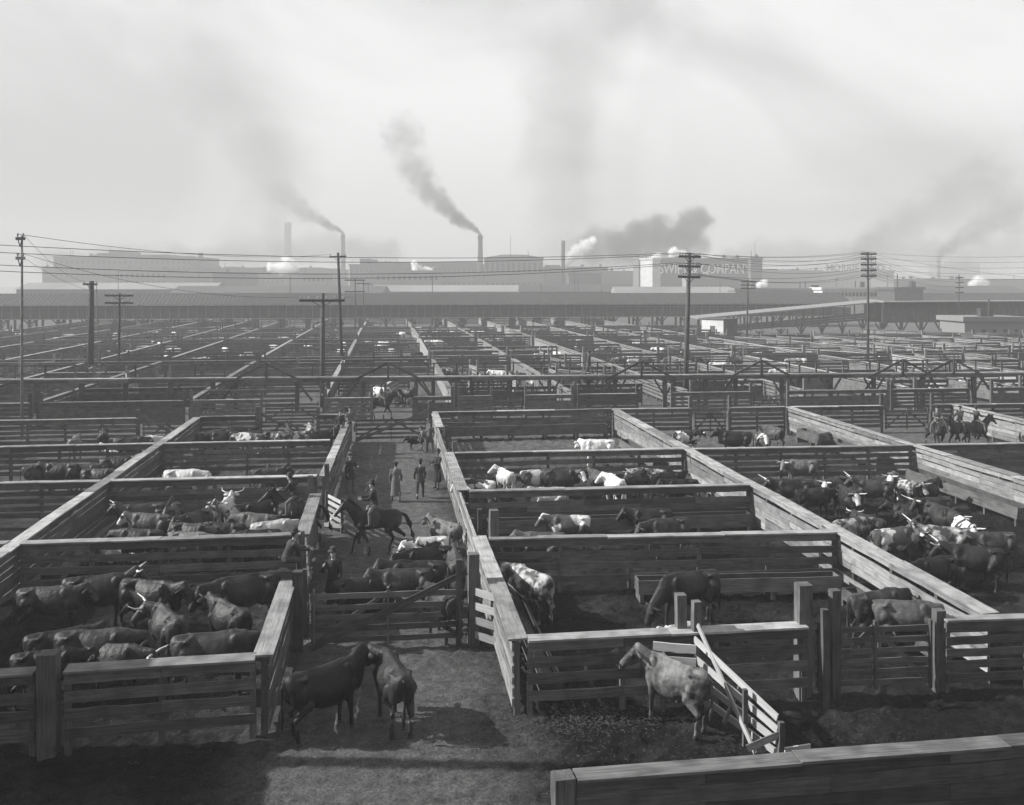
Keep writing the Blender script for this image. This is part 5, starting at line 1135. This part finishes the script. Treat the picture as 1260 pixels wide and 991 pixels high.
plume(591, 290, 600, [(590, 288, 2.4), (584, 283, 4.5), (573, 275, 7), (560, 267, 10), (543, 252, 13), (525, 232, 17), (508, 205, 22), (496, 170, 28)], 'dark smoke bending left from the central chimney', .95, tap=.85)
plume(700, 300, 900, [(705, 315, 46), (690, 260, 50), (685, 200, 54), (692, 140, 60), (712, 80, 66), (735, 10, 75)], 'broad pale smoke column rising behind the centre of the skyline', .24, .2, tap=.5)
plume(800, 300, 720, [(765, 300, 20), (785, 290, 20), (805, 285, 22), (828, 292, 18), (848, 283, 22), (858, 270, 17)], 'heavy dark smoke bank behind the lettered packing house', 1.15, .1, turb=1.7, tap=0.)
plume(860, 300, 740, [(735, 305, 26), (800, 305, 22), (862, 300, 14)], 'lower part of the dark smoke bank behind the lettered packing house', .7, .12, tap=.2)
plume(1155, 320, 800, [(1155, 318, 3.2), (1158, 311, 6), (1170, 302, 9), (1190, 290, 14), (1215, 276, 18), (1250, 258, 25)], 'slanting dark smoke rising to the right edge', .5)
plume(1075, 300, 1000, [(1058, 320, 11), (1066, 300, 14), (1090, 285, 20), (1125, 268, 27), (1165, 250, 34), (1205, 232, 40)], 'wide smoke drifting right behind the roof letters', .5, .12, tap=.6)
plume(1195, 320, 1050, [(1185, 322, 20), (1215, 312, 26), (1250, 305, 30)], 'murky smoke bank at the right edge of the skyline', .35, .15)
plume(280, 320, 900, [(60, 322, 18), (150, 315, 16), (250, 318, 16), (330, 312, 20), (400, 305, 22), (480, 312, 18)], 'low smoke lying over the left packing houses', .42, .22, tap=.2)
plume(420, 240, 1000, [(300, 300, 34), (350, 250, 44), (330, 190, 55), (270, 130, 66)], 'faint broad smoke drifting high over the left works', .16, .2, turb=2.2, tap=.5)
plume(1000, 310, 1050, [(900, 318, 18), (960, 312, 20), (1020, 316, 20), (1090, 308, 24), (1150, 312, 22)], 'low smoke lying over the right packing houses', .38, .22, tap=0.)
W_ = dict(col=.985, name='steam_cloud', cat='steam', turb=1.7, fine=1.3)
plume(700, 325, 600, [(695, 326, 4), (701, 319, 7), (710, 310, 8.5), (720, 303, 8.5), (729, 297, 5.5)], 'white steam cloud leaning right in front of the iron stack', 1.8, **W_)
plume(512, 330, 570, [(509, 324, 3), (512, 330, 5), (522, 333, 4.5), (533, 333, 3)], 'small white steam puff over the broad central packing house', 2., **W_)
plume(835, 318, 620, [(829, 311, 6), (837, 315, 7), (843, 322, 5)], 'white steam behind the leaning telegraph pole', 2., **W_)
plume(350, 330, 640, [(333, 329, 5), (345, 331, 8), (362, 329, 6), (352, 320, 6)], 'white steam at the foot of the tallest chimney', 1.2, **W_)
plume(938, 350, 400, [(934, 351, 4), (940, 349, 5)], 'white steam puff behind the low stock shed', 1.6, **W_)
plume(1200, 345, 500, [(1196, 350, 5), (1203, 345, 6), (1212, 349, 5)], 'white steam near the right edge above the low works', 1.2, **W_)
plume(808, 318, 540, [(802, 318, 3), (810, 315, 4)], 'small steam on the roof of the white stair tower', 1.5, **W_)
HZ = MB().box(-1500, 1500, -60, 1400, -1.1, 95).build('haze', volmat('haze_air', .00104, .60, .0)); tag(HZ, kind='stuff')

# unseen shed and pole added on the left, shaped to throw the front-yard shade
def shade_shed():
    root = empty('added_shed', (-22.5, 9.0, 0), 0, 'unseen boarded shed added outside the left edge to shade the lower left pens', 'shed')
    MB().box(0, 9.2, 0, 13.8, -.1, 6.8).build('wall', M['shed'], root)
    MB().box(-.3, 9.5, -.3, 14.1, 6.803, 7.0).build('roof', M['roof'], root)
shade_shed()
tp = MB().tube([(0, 0, -.1), (0, 0, 9), (0, 0, 19)], [.24, .2, .16], 12).build('utility_pole', M['pole'], smooth=True); tp.location = (-12.9, 22.2, 0)  # added pole, out of view, placed for its shadow band
tag(tp, 'unseen bare pole added outside the left edge to cast a shadow across the front yard', 'utility pole', 'telegraph and lamp poles')
